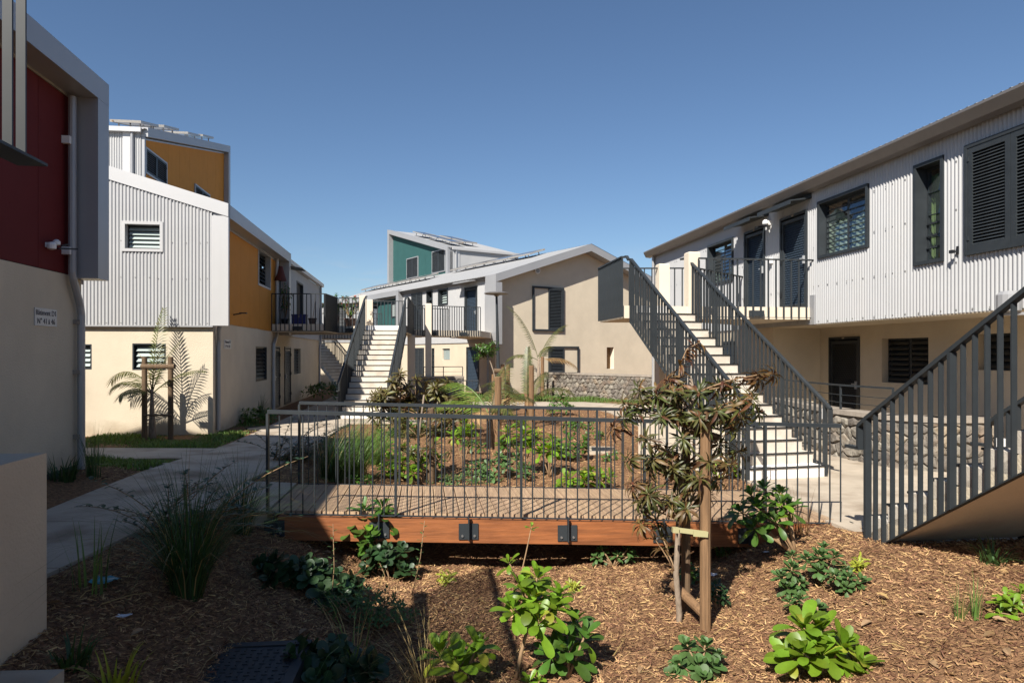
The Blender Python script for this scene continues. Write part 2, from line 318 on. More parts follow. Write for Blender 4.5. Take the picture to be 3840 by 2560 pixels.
def louvre_window(house, fr, r, mframe='dark_steel', mblade='frost_glass', recess=0.16, proud=0.02, face=0.05, sash='dark_steel', panes=1, nb=None, tilt=0.6, back='black_void', curtain=None, pitch=0.115, t=0.03):
    a0, a1, c0, c1 = r; mb = MB(); tunnel(mb, fr, r, recess, proud, t, face)
    mb2 = MB(); i0, i1, j0, j1 = a0 + t, a1 - t, c0 + t, c1 - t
    wn = mb.build('window', mframe, house)
    sb = MB(); ww = (i1 - i0) / panes
    for k in range(panes):
        p, q = i0 + k * ww, i0 + (k + 1) * ww
        tunnel(sb, fr, (p, q, j0, j1), recess, -recess + 0.05, 0.035)
    sb.build('sash', sash, wn)
    nb = nb or max(3, round((j1 - j0 - 0.07) / pitch)); h = (j1 - j0 - 0.07) / nb
    of = origin_fr(fr); bl = MB(); L = ww - 0.07; hh = h * 0.53; s, c = math.sin(tilt) * hh, math.cos(tilt) * hh
    for x0, x1 in ((-L / 2, L / 2),):
        bl.hexa([of(x0, s - 0.004, -c), of(x1, s - 0.004, -c), of(x1, s + 0.004, -c), of(x0, s + 0.004, -c), of(x0, -s - 0.004, c), of(x1, -s - 0.004, c), of(x1, -s + 0.004, c), of(x0, -s + 0.004, c)])
    bm = bl.mesh('louvre_blade', mblade)
    for k in range(panes):
        for i in range(nb): inst('louvre_blade', bm, wn, fr(i0 + (k + 0.5) * ww, -recess + 0.045, j0 + 0.035 + (i + 0.5) * h))
    if curtain:
        cb = MB(); n = 40
        for i in range(n):
            p = i0 + (i1 - i0) * i / n; q = i0 + (i1 - i0) * (i + 1) / n; dp = 0.03 * math.sin(i * 1.3) + 0.02 * math.sin(i * 0.5); dq = 0.03 * math.sin((i + 1) * 1.3) + 0.02 * math.sin((i + 1) * 0.5)
            tp = curtain[1](i / n); tq = curtain[1]((i + 1) / n)
            cb.face([fr(p, -recess - 0.035 + dp * .5, j0), fr(q, -recess - 0.035 + dq * .5, j0), fr(q, -recess - 0.035 + dq * .5, j0 + (j1 - j0) * tq), fr(p, -recess - 0.035 + dp * .5, j0 + (j1 - j0) * tp)])
        cb.build('curtain', curtain[0], wn); rb = MB()
        for k in range(panes):
            for i in range(nb + 1): rb.box(fr, i0 + k * ww + .03, i0 + (k + 1) * ww - .03, -recess + .038, -recess + .056, j0 + .03 + i * h - .008, j0 + .03 + i * h + .008)
        rb.build('blade_rails', sash, wn, kind='stuff')
    backing(fr, r, recess + (0.35 if curtain else 0.06), wn, back)
    return wn
def shutter_window(house, fr, r, mframe='dark_steel', proud=0.05, leaves=2, individual=False, pitch=0.05, trim=None, mslat=None, stile=0.07):
    a0, a1, c0, c1 = r; mb = MB(); tunnel(mb, fr, r, 0.05, proud + 0.01, 0.035, 0.02)
    wn = mb.build('window', trim or mframe, house); w = (a1 - a0 - 0.07) / leaves; of = origin_fr(fr)
    for k in range(leaves):
        p, q = a0 + 0.035 + k * w + 0.004, a0 + 0.035 + (k + 1) * w - 0.004; lf = MB()
        tunnel(lf, fr, (p, q, c0 + 0.035, c1 - 0.035), -proud + 0.035, proud, stile)
        for hz in (c0 + 0.2, c1 - 0.24):
            if k == 0: lf.box(fr, p - 0.012, p + 0.035, proud, proud + 0.012, hz, hz + 0.07)
            if k == leaves - 1: lf.box(fr, q - 0.035, q + 0.012, proud, proud + 0.012, hz, hz + 0.07)
        lf.build('shutter_leaf', mframe, wn)
        i0, i1, j0, j1 = p + stile, q - stile, c0 + 0.035 + stile, c1 - 0.035 - stile; n = max(4, round((j1 - j0) / pitch)); h = (j1 - j0) / n; sb = MB()
        L = (i1 - i0) / 2; y0 = proud - 0.025
        def slat(m, f, ac, cc, yc): m.hexa([f(ac - L, yc + 0.012, cc - h * .5), f(ac + L, yc + 0.012, cc - h * .5), f(ac + L, yc + 0.018, cc - h * .42), f(ac - L, yc + 0.018, cc - h * .42), f(ac - L, yc - 0.018, cc + h * .22), f(ac + L, yc - 0.018, cc + h * .22), f(ac + L, yc - 0.012, cc + h * .30), f(ac - L, yc - 0.012, cc + h * .30)])
        if individual:
            slat(sb, of, 0, 0, 0); me = sb.mesh('slat', mslat or mframe)
            for i in range(n): inst('slat', me, wn, fr((i0 + i1) / 2, y0, j0 + (i + 0.5) * h))
        else:
            for i in range(n): slat(sb, fr, (i0 + i1) / 2, j0 + (i + 0.5) * h, y0)
            sb.build('slats', mslat or mframe, wn, kind='stuff')
    backing(fr, r, 0.0, wn)
    return wn
def mesh_door(house, fr, r, mframe='dark_steel', proud=0.03, pitch=0.05, mscale='dark_steel_blue', plate=None):
    a0, a1, c0, c1 = r; mb = MB(); tunnel(mb, fr, r, 0.08, proud, 0.05, 0.0)
    d = mb.build('door', mframe, house); lf = MB(); q = (a0 + 0.055, a1 - 0.055, c0 + 0.03, c1 - 0.09); tunnel(lf, fr, q, 0.05, proud - 0.02, 0.07); lf.build('door_leaf', mframe, d)
    i0, i1, j0, j1 = q[0] + 0.07, q[1] - 0.07, q[2] + 0.07, q[3] - 0.07; sb = MB(); nx = max(4, int((i1 - i0) / pitch)); nz = max(6, int((j1 - j0) / (pitch * 0.8))); dx = (i1 - i0) / nx; dz = (j1 - j0) / nz
    for i in range(nx):
        for j in range(nz):
            x = i0 + (i + (0.5 if j % 2 else 0.0)) * dx; z = j0 + j * dz; xe = min(x + dx * 0.78, i1)
            if xe - x < 0.3 * dx: continue
            sb.face([fr(x, 0.012, z), fr(xe, 0.012, z), fr(xe, -0.010, z + dz * .8), fr(x, -0.010, z + dz * .8)]); sb.face([fr(x, 0.012, z), fr(x, -0.014, z), fr(xe, -0.014, z), fr(xe, 0.012, z)])
    sb.build('perforated_panel', mscale, d, kind='stuff')
    hb = MB(); hb.box(fr, a0 + 0.07, a0 + 0.11, proud - 0.02, proud + 0.03, c0 + 0.95, c0 + 1.12); hb.box(fr, a0 + 0.07, a0 + 0.20, proud + 0.03, proud + 0.045, c0 + 1.05, c0 + 1.07)
    hb.build('door_handle', 'grey_plastic', d)
    for z in (c0 + 0.3, (c0 + c1) / 2, c1 - 0.35):
        hg = MB(); hg.box(fr, a1 - 0.085, a1 - 0.035, proud, proud + 0.022, z, z + 0.11); hg.build('hinge', 'black_plastic', d)
    if plate:
        pb = MB(); pb.box(fr, (a0 + a1) / 2 - 0.04, (a0 + a1) / 2 + 0.04, proud, proud + 0.006, c1 - 0.045, c1 - 0.005); pb.build('number_plate', 'wall_cap', d)
    backing(fr, (a0, a1, c0, c1), 0.09, d)
    return d
def downpipe(house, pts, r=0.045, brackets=()):
    mb = MB(); mb.tube(pts, r, 10); o = mb.build('downpipe', 'grey_flashing', house)
    return o
def railing(parent, pts, lo, hi, spacing, wd=(0.03, 0.02), hand=(0.05, 0.03), bottom=True, post=None, post_w=0.05, m='dark_steel', ends=True, rnd=False, bname='baluster'):
    """upright bars along a 3D line; lo/hi above the line"""
    for p, q in zip(pts, pts[1:]):
        p = Vector(p); q = Vector(q); d = Vector((q.x - p.x, q.y - p.y, 0)); L = d.length; d.normalize(); nn = Vector((-d.y, d.x, 0)); f = Fr((0, 0, 0), d, nn); H = hi - lo; sl = (q.z - p.z) / L
        b = MB()
        if rnd: b.tube([(0, 0, 0), (0, 0, H)], wd[0] / 2, 6)
        else:
            x, y = wd[1] / 2, wd[0] / 2; b.hexa([f(-x, -y, -sl * x), f(x, -y, sl * x), f(x, y, sl * x), f(-x, y, -sl * x), f(-x, -y, H - sl * x), f(x, -y, H + sl * x), f(x, y, H + sl * x), f(-x, y, H - sl * x)])
        bm = b.mesh(bname, m); pm = None
        if post:
            b = MB(); x = post_w / 2; b.hexa([f(-x * .5, -x, -sl * x), f(x * .5, -x, 0), f(x * .5, x, 0), f(-x * .5, x, -sl * x), f(-x * .5, -x, H), f(x * .5, -x, H), f(x * .5, x, H), f(-x * .5, x, H)]); pm = b.mesh('post', m)
        n = max(1, round(L / spacing))
        for i in range(n + 1):
            t = i / n; isp = pm and (i % post == 0)
            inst('post' if isp else bname, pm if isp else bm, parent, p.lerp(q, t) + Vector((0, 0, lo)))
        hb = MB(); hb.beam(p + Vector((0, 0, hi + hand[1] / 2)), q + Vector((0, 0, hi + hand[1] / 2)), hand[0], hand[1]); hb.build('handrail', m, parent)
        if bottom:
            hb = MB(); hb.beam(p + Vector((0, 0, lo - 0.006)), q + Vector((0, 0, lo - 0.006)), wd[0] + 0.006, 0.012); hb.build('bottom_rail', m, parent)
RISE, NR = 2.85 / 17, 17
def staircase(label, P0, d, width, run, group='concrete staircases of the courtyard', z0=0.0, m='stair_concrete', under='cream_render', curl=True, left=True, right=True, spacing=0.115, wd=(0.042, 0.012), post=9, first='white_paint'):
    d = Vector((d[0], d[1], 0)).normalized(); r = Vector((d.y, -d.x, 0)); f = Fr((P0[0], P0[1], 0), d, r)
    t = thing('staircase', (P0[0], P0[1], z0), label, 'stairs', group)
    for i in range(NR):
        zt = z0 + (i + 1) * RISE; mb = MB(); mb.box(f, i * run, (i + 1) * run + (0.0 if i < NR - 1 else -run + 0.12), 0, width, zt - RISE + 0.0005 - (z0 + .1 if i == 0 else 0), zt)
        s = mb.build('step', first if i in (0, NR - 1) else m, t)
        if i < NR - 1:
            nb = MB(); nb.box(f, i * run - 0.018, i * run + 0.035, -0.004, width + 0.004, zt - 0.016, zt + 0.004); nb.build('nosing', 'black_plastic', s)
    T = (NR - 1) * run; slope = RISE / run
    wb = MB(); side = [f(0.12, 0, z0 - 0.12), f(0.0, 0, z0 - 0.12), f(0.0, 0, z0 + 0.0)] + [f(T + 0.10, 0, z0 + (NR - 1) * RISE - 0.001), f(T + 0.10, 0, z0 + (NR - 1) * RISE - 0.09)]
    side[2] = f(0.02, 0, z0 - 0.001)
    wb.extr(side, r * width); wb.build('stair_slab', under, t)
    base = z0 + RISE
    for on, off, sg in ((left, -0.03, -1), (right, width + 0.03, 1)):
        if not on: continue
        p = f(0.02, off, base - 0.02); q = f(T + 0.02, off, base + T * slope - 0.02)
        railing(t, [p, q], -0.33, 0.95, spacing, wd, (0.06, 0.035), True, post, 0.065)
        if curl:
            cb = MB(); e = p + Vector((0, 0, 0.95)) - d * 0.12 + Vector((0, 0, -0.07)); cb.beam(p + Vector((0, 0, .967)), e, 0.06, 0.035); cb.beam(e, e + Vector((0, 0, -0.22)), 0.06, 0.03, up=d); cb.beam(e + Vector((0, 0, -0.22)) + d * 0.02, e + Vector((0, 0, -0.22)) - d * 0.2, 0.06, 0.03)
            cb.build('handrail_end', 'dark_steel', t); cb = MB()
            e2 = q + Vector((0, 0, .967)); cb.beam(e2, e2 + d * 0.12, 0.06, 0.035); cb.beam(e2 + d * 0.12, e2 + d * 0.22 + Vector((0, 0, 0.09)), 0.06, 0.035); cb.beam(e2 + d * 0.22 + Vector((0, 0, 0.09)), e2 + d * 0.38 + Vector((0, 0, 0.09)), 0.06, 0.035)
            cb.build('handrail_end', 'dark_steel', t)
    return t, f
def text_mesh(body, size, align='CENTER'):
    cu = bpy.data.curves.new('lettering', 'FONT'); cu.body = body; cu.size = size; cu.align_x = align; cu.align_y = 'CENTER'; cu.extrude = 0.0015; cu.space_line = 1.1; cu.resolution_u = 3
    o = bpy.data.objects.new('lettering_tmp', cu); COL.objects.link(o); bpy.context.view_layer.update()
    me = bpy.data.meshes.new_from_object(o.evaluated_get(bpy.context.evaluated_depsgraph_get())); bpy.data.objects.remove(o); me.materials.clear(); me.materials.append(MATS['sign_ink']); return me
def sign(house, fr, r, body, size, b=0.012):
    a0, a1, c0, c1 = r; mb = MB(); mb.box(fr, a0, a1, 0.0, b, c0, c1); s = mb.build('sign', 'sign_plate', house)
    u = fr.u; z = Vector((0, 0, 1)); n = u.cross(z)
    inst('lettering', text_mesh(body, size), s, fr((a0 + a1) / 2, b + 0.002, (c0 + c1) / 2), Matrix((u, z, n)).transposed(), 'stuff')
# ------------------------------------------------------------------ ground
def path_zl(y): return 0.19 * (1 - sm((y - 9.0) / 6.0))
def hgt(x, y):
    x = np.asarray(x, float); y = np.asarray(y, float)
    left = path_zl(y) - 0.035; right = np.interp(y, [0, 6.3, 7.1, 7.5], [.10, .10, .02, -.035])
    xl = np.where(y < 10, -3.4, -3.4 - 0.1 * np.clip(y - 10, 0, 8)); xr = np.interp(y, [0, 7, 8, 10, 14, 17, 22.4, 24, 25], [3.9, 3.6, 3.5, 3.3, 3.2, 3.6, 3.3, 2.6, 2.0])
    dep = np.interp(y, [0, 3, 4.5, 6.5, 8.0, 9.0, 10.0, 12.0, 17, 22, 25], [-.22, -.34, -.40, -.43, -.55, -.50, -.30, -.22, -.12, -.04, -.03])
    u = np.clip((x - xl) / (xr - xl), 0, 1)
    ww = sm(u / 0.34) * sm((1 - u) / 0.26)
    z = (left * (1 - u) + right * u) * (1 - ww) + dep * ww
    bump = 0.018 * np.sin(3.1 * x + 1.3 * y) + 0.014 * np.sin(5.3 * y - 2.2 * x + 1) + 0.010 * np.sin(9.1 * x + 7.3 * y)
    z = z + bump * ww
    z = z + 0.07 * sm((-5.35 - x) / 0.6) * (1 - sm((y - 9.9) / 1.2))
    far = sm((y - 34) / 20.0); return z * (1 - far) + (-0.3) * far
def hz(x, y): return float(hgt(x, y))
def ground_at(px, py):
    d = Vector(((px - CX) / FPX, 1, (HY - py) / FPX)); lo = 2.0
    while lo < 60:
        p = d * lo
        if EYE + p.z <= hz(p.x, p.y): break
        lo += 0.02
    p = d * lo; return Vector((p.x, p.y, hz(p.x, p.y)))
xs = np.unique(np.concatenate([np.linspace(-400, -30, 12), np.linspace(-30, -8, 23), np.linspace(-8, 8, 161), np.linspace(8, 30, 23), np.linspace(30, 400, 12)]))
ys = np.unique(np.concatenate([np.linspace(-400, -10, 14), np.linspace(-10, 1, 12), np.linspace(1, 13, 121), np.linspace(13, 30, 86), np.linspace(30, 60, 16), np.linspace(60, 900, 20)]))
X, Y = np.meshgrid(xs, ys); Z = hgt(X, Y); nx, ny = len(xs), len(ys)
gv = np.stack([X.ravel(), Y.ravel(), Z.ravel()], 1).tolist()
gf = [(j * nx + i, j * nx + i + 1, (j + 1) * nx + i + 1, (j + 1) * nx + i) for j in range(ny - 1) for i in range(nx - 1)]
me = bpy.data.meshes.new('ground'); me.from_pydata(gv, [], gf); me.materials.append(MATS['mulch_ground']); me.polygons.foreach_set('use_smooth', [True] * len(gf)); me.update()
go = bpy.data.objects.new('ground', me); COL.objects.link(go); go['kind'] = 'structure'; go['label'] = 'brown mulch covered garden ground'
# paths
def xL(y): return -5.3 - 0.125 * (y - 10)
def xR(y): return -3.52 if y < 10 else (-3.52 - 0.11 * (y - 10) if y < 17 else -4.29 - 0.05 * (y - 17))
mb = MB(); yy = [-2, 2, 3.9, 5.4, 6.9, 8.4, 9.9, 11.4, 12.9, 14.4, 15.9, 17.4, 18.9, 20.4, 22, 24, 28, 34]
for p, q in zip(yy, yy[1:]):
    q -= 0.014; zp, zq = path_zl(p), path_zl(q)
    mb.hexa([(xL(p), p, zp - .15), (xR(p), p, zp - .15), (xR(q), q, zq - .15), (xL(q), q, zq - .15), (xL(p), p, zp), (xR(p), p, zp), (xR(q), q, zq), (xL(q), q, zq)])
o = mb.build('path', 'concrete'); tag(o, 'pale concrete footpath beside the red and orange houses', kind='structure')
mb = MB(); f = Fr((-5.25, 11.7, 0), (-1, 0.02), (0, 1))
mb.hexa([(-16, 11.5, -.1), (-5.47, 11.7, -.1), (-5.66, 13.3, -.1), (-16, 13.6, -.1), (-16, 11.5, .07), (-5.47, 11.7, .10), (-5.66, 13.3, .05), (-16, 13.6, .05)])
mb.prism([(-3.52, 7.35), (-2.62, 7.4), (-2.86, 9.2), (-3.52, 9.25)], 0.0, [0.188, 0.18, 0.145, 0.165])
o = mb.build('path', 'concrete'); tag(o, 'concrete side path branching left between the two houses', kind='structure')
mb = MB(); mb.prism([(-4.75, 18.7), (-3.3, 18.8), (-3.3, 20.6), (-4.9, 20.6)], -0.1, 0.008)
o = mb.build('path', 'concrete'); tag(o, 'concrete pad at the foot of the far staircase', kind='structure')
mb = MB()
mb.prism([(3.42, 9.75), (3.50, 7.75), (3.60, 7.15), (9.4, 6.9), (9.0, 11.5), (6.9, 17.4), (4.9, 21.0), (5.0, 25.3), (2.8, 26.9), (-0.5, 27.2), (-3.5, 26.4), (-3.5, 23.0), (-0.6, 24.7), (1.7, 24.9), (2.75, 24.0), (3.1, 22.3), (3.3, 17.6), (3.45, 10.6)], -0.16, 0.0)
o = mb.build('path', 'concrete'); tag(o, 'sunlit concrete path curving past the right staircase and the gable house', kind='structure')
# ------------------------------------------------------------------ houses
def unit(x, y): return Vector((x, y, 0)).normalized()
D1 = unit(-0.1385, 1); R1 = Vector((D1.y, -D1.x, 0))
def frame_gable(mb, fr, a0, a1, b0, b1, zlo, zt0, zt1, th=0.31, fin=0.34, fins=(True, True)):
    """projecting metal surround: sloping or level fascia plus end fins"""
    mb.sbox(fr, a0, a1, b0, b1, zt0 - th, zt0, zt1 - th, zt1)
    s = (zt1 - zt0) / (a1 - a0)
    if fins[0]: mb.sbox(fr, a0, a0 + fin, b0, b1 - 0.002, zlo, zt0 - th - 0.001, zlo, zt0 - th + s * fin - 0.001)
    if fins[1]: mb.sbox(fr, a1 - fin, a1, b0, b1 - 0.002, zlo, zt1 - th - s * fin - 0.001, zlo, zt1 - th - 0.001)
def panels(house, fr, cuts, lo, hi, ops, m, b=0.0, name='cladding_panel'):
    for p, q in zip(cuts, cuts[1:]):
        mb = MB(); cc = sorted({p, q, *[x for o in ops for x in o[:2] if p < x < q]}); g = 0.004
        for x0, x1 in zip(cc, cc[1:]):
            xa = x0 + (g if x0 == p else 0); xb = x1 - (g if x1 == q else 0); mm = (x0 + x1) / 2; za, zb = val(lo, xa), val(lo, xb)
            for o in sorted([o for o in ops if o[0] <= mm <= o[1]], key=lambda o: o[2]):
                if o[2] > max(za, zb): mb.sbox(fr, xa, xb, b - 0.015, b, za, o[2], zb, o[2])
                za = zb = o[3]
            if val(hi, xa) > za: mb.sbox(fr, xa, xb, b - 0.015, b, za, val(hi, xa), zb, val(hi, xb))
        hi_ = min(val(hi, p), val(hi, q)); lo_ = val(lo, p)
        for a in (p + 0.05, (p + q) / 2, q - 0.05):
            z = lo_ + 0.08
            while z < hi_:
                if not any(o[0] - .03 < a < o[1] + .03 and o[2] - .03 < z < o[3] + .03 for o in ops): mb.box(fr, a - 0.006, a + 0.006, b, b + 0.003, z - 0.006, z + 0.006)
                z += 0.6
        mb.build(name, m, house)
def roof_sheet(house, fr, a0, a1, fn, L, name='roof', m='roof_sheet', pitch=0.15, amp=0.014):
    """fn(a, off, s): point s metres up the slope"""
    mb = MB(); corr(mb, fr, a0, a1, 0.0, L, fn=fn, pitch=pitch, amp=amp, seg=6)
    o = mb.build(name, m, house); return o
def slopefn(fr, b_eave, z_eave, inward, pitch):
    cp, sp = math.cos(pitch), math.sin(pitch)
    return lambda a, off, s: fr(a, b_eave + inward * (s * cp) - 0 * off, z_eave + s * sp) + (fr.n * (-inward * sp) * off + Vector((0, 0, cp * off)))
def solar_panel(corner, ea, eb, la, lb, group, label):
    """thin collector; ea, eb unit vectors, la, lb sizes"""
    ea = Vector(ea).normalized(); eb = Vector(eb).normalized(); n = ea.cross(eb).normalized(); n = n if n.z > 0 else -n; c = Vector(corner)
    t = thing('solar_panel', c, label, 'solar panel', group)
    def bx(m, x0, x1, y0, y1, z0, z1): m.hexa([c + ea * x + eb * y + n * z for z in (z0, z1) for x, y in ((x0, y0), (x1, y0), (x1, y1), (x0, y1))])
    g = MB(); bx(g, 0.03, la - 0.03, 0.03, lb - 0.03, 0.01, 0.075); g.build('panel_glass', 'panel_glass', t)
    f = MB(); bx(f, 0, la, 0, 0.03, 0, 0.085); bx(f, 0, la, lb - 0.03, lb, 0, 0.085); bx(f, 0, 0.03, 0.03, lb - .03, 0, 0.085); bx(f, la - 0.03, la, 0.03, lb - .03, 0, 0.085); f.build('panel_frame', 'panel_frame', t)
    s = MB()
    for x in (la * .2, la * .8):
        for y in (lb * .15, lb * .85): bx(s, x - .02, x + .02, y - .02, y + .02, -0.16, 0)
    s.build('mounting_foot', 'grey_flashing', t)
    p = MB(); p.tube([c + ea * (-0.05) + eb * (lb * .9) + n * .04, c + ea * (la + 0.12) + eb * (lb * .9) + n * .04], 0.022, 6); p.build('pipe', 'stem_brown', t)
    return t
RP = 0.30                                                    # roof pitch of the low gabled blocks
# ---- red house, near left
XA, YA, ZA = -6.15, 9.9, 0.22
A = thing('house', (XA, YA, ZA), 'red panelled house with grey metal surround at the left edge', 'house', 'courtyard houses')
fA = Fr((XA, YA, 0), -D1, R1)                                # a runs towards the viewer
LA = 16.0; ZR0, ZR1, ZF = 2.95, 5.47, 5.71
m_ = MB(); m_.box(fA, 0, LA, -0.25, 0, -0.3, ZR0 - 0.01); m_.box(fA, 0, 0.25, -10.5, -0.25, -0.3, ZR0 - .01); m_.box(fA, LA - .25, LA, -10.5, -.25, -.3, ZR0 - .01); m_.box(fA, 0, LA, -10.7, -10.5, -.3, 5.4); m_.build('ground_wall', 'cream_render', A)
m_ = MB(); m_.box(fA, -0.004, LA, 0.0, 0.004, -0.3, 0.30); m_.build('plinth', 'iron_cover', A)
fA2 = Fr((XA, YA, 0), -R1, D1); m_ = MB(); corr(m_, fA2, 0.0, 10.7, ZR0 - 0.1, lambda a: ZF - 0.3 + RP * (5.35 - abs(a - 5.35)), b=0.05); m_.build('gable_wall', 'white_sheet', A)
fA3 = Fr(fA(LA, 0, 0), -R1, -D1); m_ = MB(); sheet(m_, fA3, 0.0, 10.7, ZR0 - 0.1, lambda a: ZF - 0.3 + RP * (5.35 - abs(a - 5.35)), b=0.0, mid=(5.35,)); m_.build('gable_wall', 'white_sheet', A)
cuts = [0.36]; s0 = fA.px(143, 700)[0]; cuts.append(s0)
while cuts[-1] < LA: cuts.append(cuts[-1] + 1.22)
m_ = MB(); m_.box(fA, 0.02, LA, -0.2, -0.02, ZR0 - 0.01, ZR1); m_.build('backing_wall', 'black_void', A)
panels(A, fA, cuts, ZR0, ZR1 - 0.06, [], 'red_panel')
m_ = MB(); m_.box(fA, 0.35, LA, 0.001, 0.02, ZR1 - 0.10, ZR1 - 0.05); m_.build('panel_trim', 'wall_cap', A)
m_ = MB(); frame_gable(m_, fA, 0.0, LA, -0.02, 0.37, 2.90, ZF, ZF, fins=(True, False)); m_.build('fascia', 'grey_flashing', A)
pit = math.atan(RP); roof_sheet(A, fA, 0.03, LA, slopefn(fA, 0.33, ZF - 0.05, -1, pit), 5.85 / math.cos(pit)); roof_sheet(A, fA, -0.02, LA, slopefn(fA, -11.1, ZF - 0.05, 1, pit), 5.72 / math.cos(pit))
dp = fA.px(303, 700)[0]
downpipe(A, [fA(0.46, 0.09, 5.36), fA(0.46, 0.09, ZR0 + 0.02), fA(0.44, 0.09, ZR0 - 0.06), fA(0.20, 0.075, ZR0 - 0.42), fA(0.17, 0.075, ZR0 - 0.55), fA(0.17, 0.075, 0.24)], 0.05)
for z in (3.25, 4.75):
    m_ = MB(); m_.box(fA, 0.50, 0.56, 0.0, 0.1, z - 0.05, z + 0.05); m_.build('pipe_bracket', 'white_plastic', A)
for z in (0.7, 1.6, 2.3):
    m_ = MB(); m_.box(fA, 0.20, 0.25, 0.0, 0.08, z - 0.03, z + 0.03); m_.build('pipe_bracket', 'wall_cap', A)
r = fA.rect(127, 1152, 210, 1226); sign(A, Fr(fA.o, D1, R1), (-r[1], -r[0], r[2], r[3]), 'Bâtiment D1\nN° 41 à 46', 0.098)
a, c = fA.px(172, 915); m_ = MB(); m_.lathe(fA(a, 0.07, c - 0.03), [(0.02, -.04), (0.05, -.03), (0.055, 0.02), (0.04, 0.05), (0.01, 0.06)]); m_.lathe(fA(a - 0.10, 0.08, c + 0.03), [(0.02, -.03), (0.045, -.02), (0.045, 0.02), (0.02, 0.045)]); m_.box(fA, a - 0.08, a + 0.02, 0, 0.09, c - 0.04, c + 0.02)
sl = m_.build('security_light', 'white_plastic', A)
m_ = MB(); m_.beam(fA(a - 0.1, 0.1, c - 0.04), fA(a - 0.34, 0.22, c - 0.01), 0.05, 0.02); m_.beam(fA(a - 0.14, 0.12, c + 0.0), fA(a - 0.22, 0.16, c + 0.03), 0.02, 0.02); m_.build('light_head', 'black_plastic', sl)
# ---- balcony stair landing of the red house, near left edge, and the low wall below it
P1 = Vector((-2.35, 3.32, 2.85)); f5 = Fr((P1.x, P1.y, 0), -D1, R1)
T = thing('balcony', (P1.x, P1.y, 2.6), 'grey slatted balcony railing on a cream slab overhead at the left edge', 'balcony', 'first floor balconies')
m_ = MB(); m_.box(f5, 0.14, 6.2, -1.6, -0.09, 2.69, 2.79); m_.build('slab', 'cream_render', T)
railing(T, [f5(0.0, 0, 2.85), f5(6.0, 0, 2.85)], -0.04, 1.1, 0.112, (0.042, 0.012), (0.06, 0.035), False, None)
m_ = MB(); m_.box(f5, -0.16, 6.0, -0.10, 0.04, 2.792, 2.806); m_.build('bottom_plate', 'dark_steel', T)
fw = Fr((-2.953, 4.40, 0), -D1, R1)
m_ = MB(); m_.box(fw, 0.0, 5.6, -1.15, 0.0, -0.3, 1.225); o = m_.build('low_wall', 'cream_render', None, loc=fw(0, 0, -0.1)); tag(o, 'low cream rendered block wall at the bottom left corner', 'wall')
m_ = MB(); m_.box(f5, 3.2, 3.5, -1.5, -1.2, -0.2, 2.58); m_.build('pillar', 'cream_paint', T)
# ---- orange house
CB = Vector((-7.03, 16.3, 0)); LB1, LB = 8.15, 17.9; ZC, EV = 2.52, 5.38
B = thing('house', CB, 'corrugated gable house with orange side panels and cream ground floor', 'house', 'courtyard houses')
fBf = Fr(CB, -R1, -D1); fBs = Fr(CB, D1, R1)
wg1 = fBf.rect(496, 1287, 622, 1387); wg2 = fBf.rect(240, 1290, 344, 1385)
m_ = MB(); sheet(m_, fBf, 0, 11.0, -0.05, ZC + .02, [wg1, wg2]); m_.box(fBf, 10.75, 11, -17.9, -0.02, -.3, 5.3)
gsw = fBs.rect(959, 1298, 1001, 1424); gd1 = fBs.rect(1025, 1297, 1048, 1520); gd2 = fBs.rect(1066, 1299, 1089, 1515); gw2 = fBs.rect(1102, 1303, 1128, 1402)
gd1 = (*gd1[:2], 0.02, gd1[3]); gd2 = (*gd2[:2], 0.02, gd2[3])
sheet(m_, fBs, 0, LB, -0.1, ZC + .1, [gsw, gd1, gd2, gw2]); m_.build('ground_wall', 'cream_render', B)
m_ = MB(); m_.box(fBf, 0.02, 10.9, -0.05, -0.015, -0.35, 0.06); m_.box(fBs, 0.02, LB, -0.05, -0.015, -0.3, 0.03); m_.build('plinth', 'iron_cover', B)  # bare foundation strip, its near-black colour includes the shadow below the wall
louvre_window(B, fBf, wg1, recess=0.14, proud=0.0, face=0.0, nb=4); louvre_window(B, fBf, wg2, recess=0.14, proud=0.0, face=0.0, nb=4)
louvre_window(B, fBs, gsw, recess=0.12, proud=0.0, face=0.0, mblade='dim_glass'); louvre_window(B, fBs, gw2, recess=0.16, proud=0.0, face=0.0, mblade='dim_glass', mframe='cream_render')
mesh_door(B, fBs, gd1, pitch=0.07, mscale='dark_steel'); mesh_door(B, fBs, gd2, pitch=0.07, mscale='dark_steel')
def gtop(a): return EV - 0.31 + RP * min(a + .37, 11.07 - a)
wu = fBf.rect(468, 838, 603, 936, 0.08)
m_ = MB(); corr(m_, fBf, 0.0, 11.0, ZC, gtop, [wu], b=0.085); m_.build('gable_cladding', 'white_sheet', B)
screws(fBf, B, 0.05, 10.8, [ZC + .05, 3.62, 4.6 - .14, lambda a: gtop(a) - 0.03], 0.31, 0.094, [wu])
m_ = MB(); m_.box(fBf, -0.37, 0.0, 0.06, 0.10, ZC, EV - 0.29); m_.build('corner_flashing', 'pale_flashing', B)
m_ = MB(); m_.sbox(fBf, -0.37, 5.35, -0.1, 0.115, EV - .31, EV, EV - .31 + RP * 5.72, EV + RP * 5.72); m_.sbox(fBf, 5.35, 11.07, -0.1, 0.115, EV - .31 + RP * 5.72, EV + RP * 5.72, EV - .31, EV); m_.build('gable_fascia', 'pale_flashing', B)
m_ = MB(); m_.box(fBf, -0.02, 11, 0.02, 0.10, ZC - 0.035, ZC); m_.build('drip_trim', 'grey_flashing', B)
louvre_window(B, Fr(fBf(0, 0.08, 0), -R1, -D1), wu, mframe='pale_flashing', recess=0.2, proud=0.035, face=0.055, nb=5, t=0.012)
fBsp = fBs
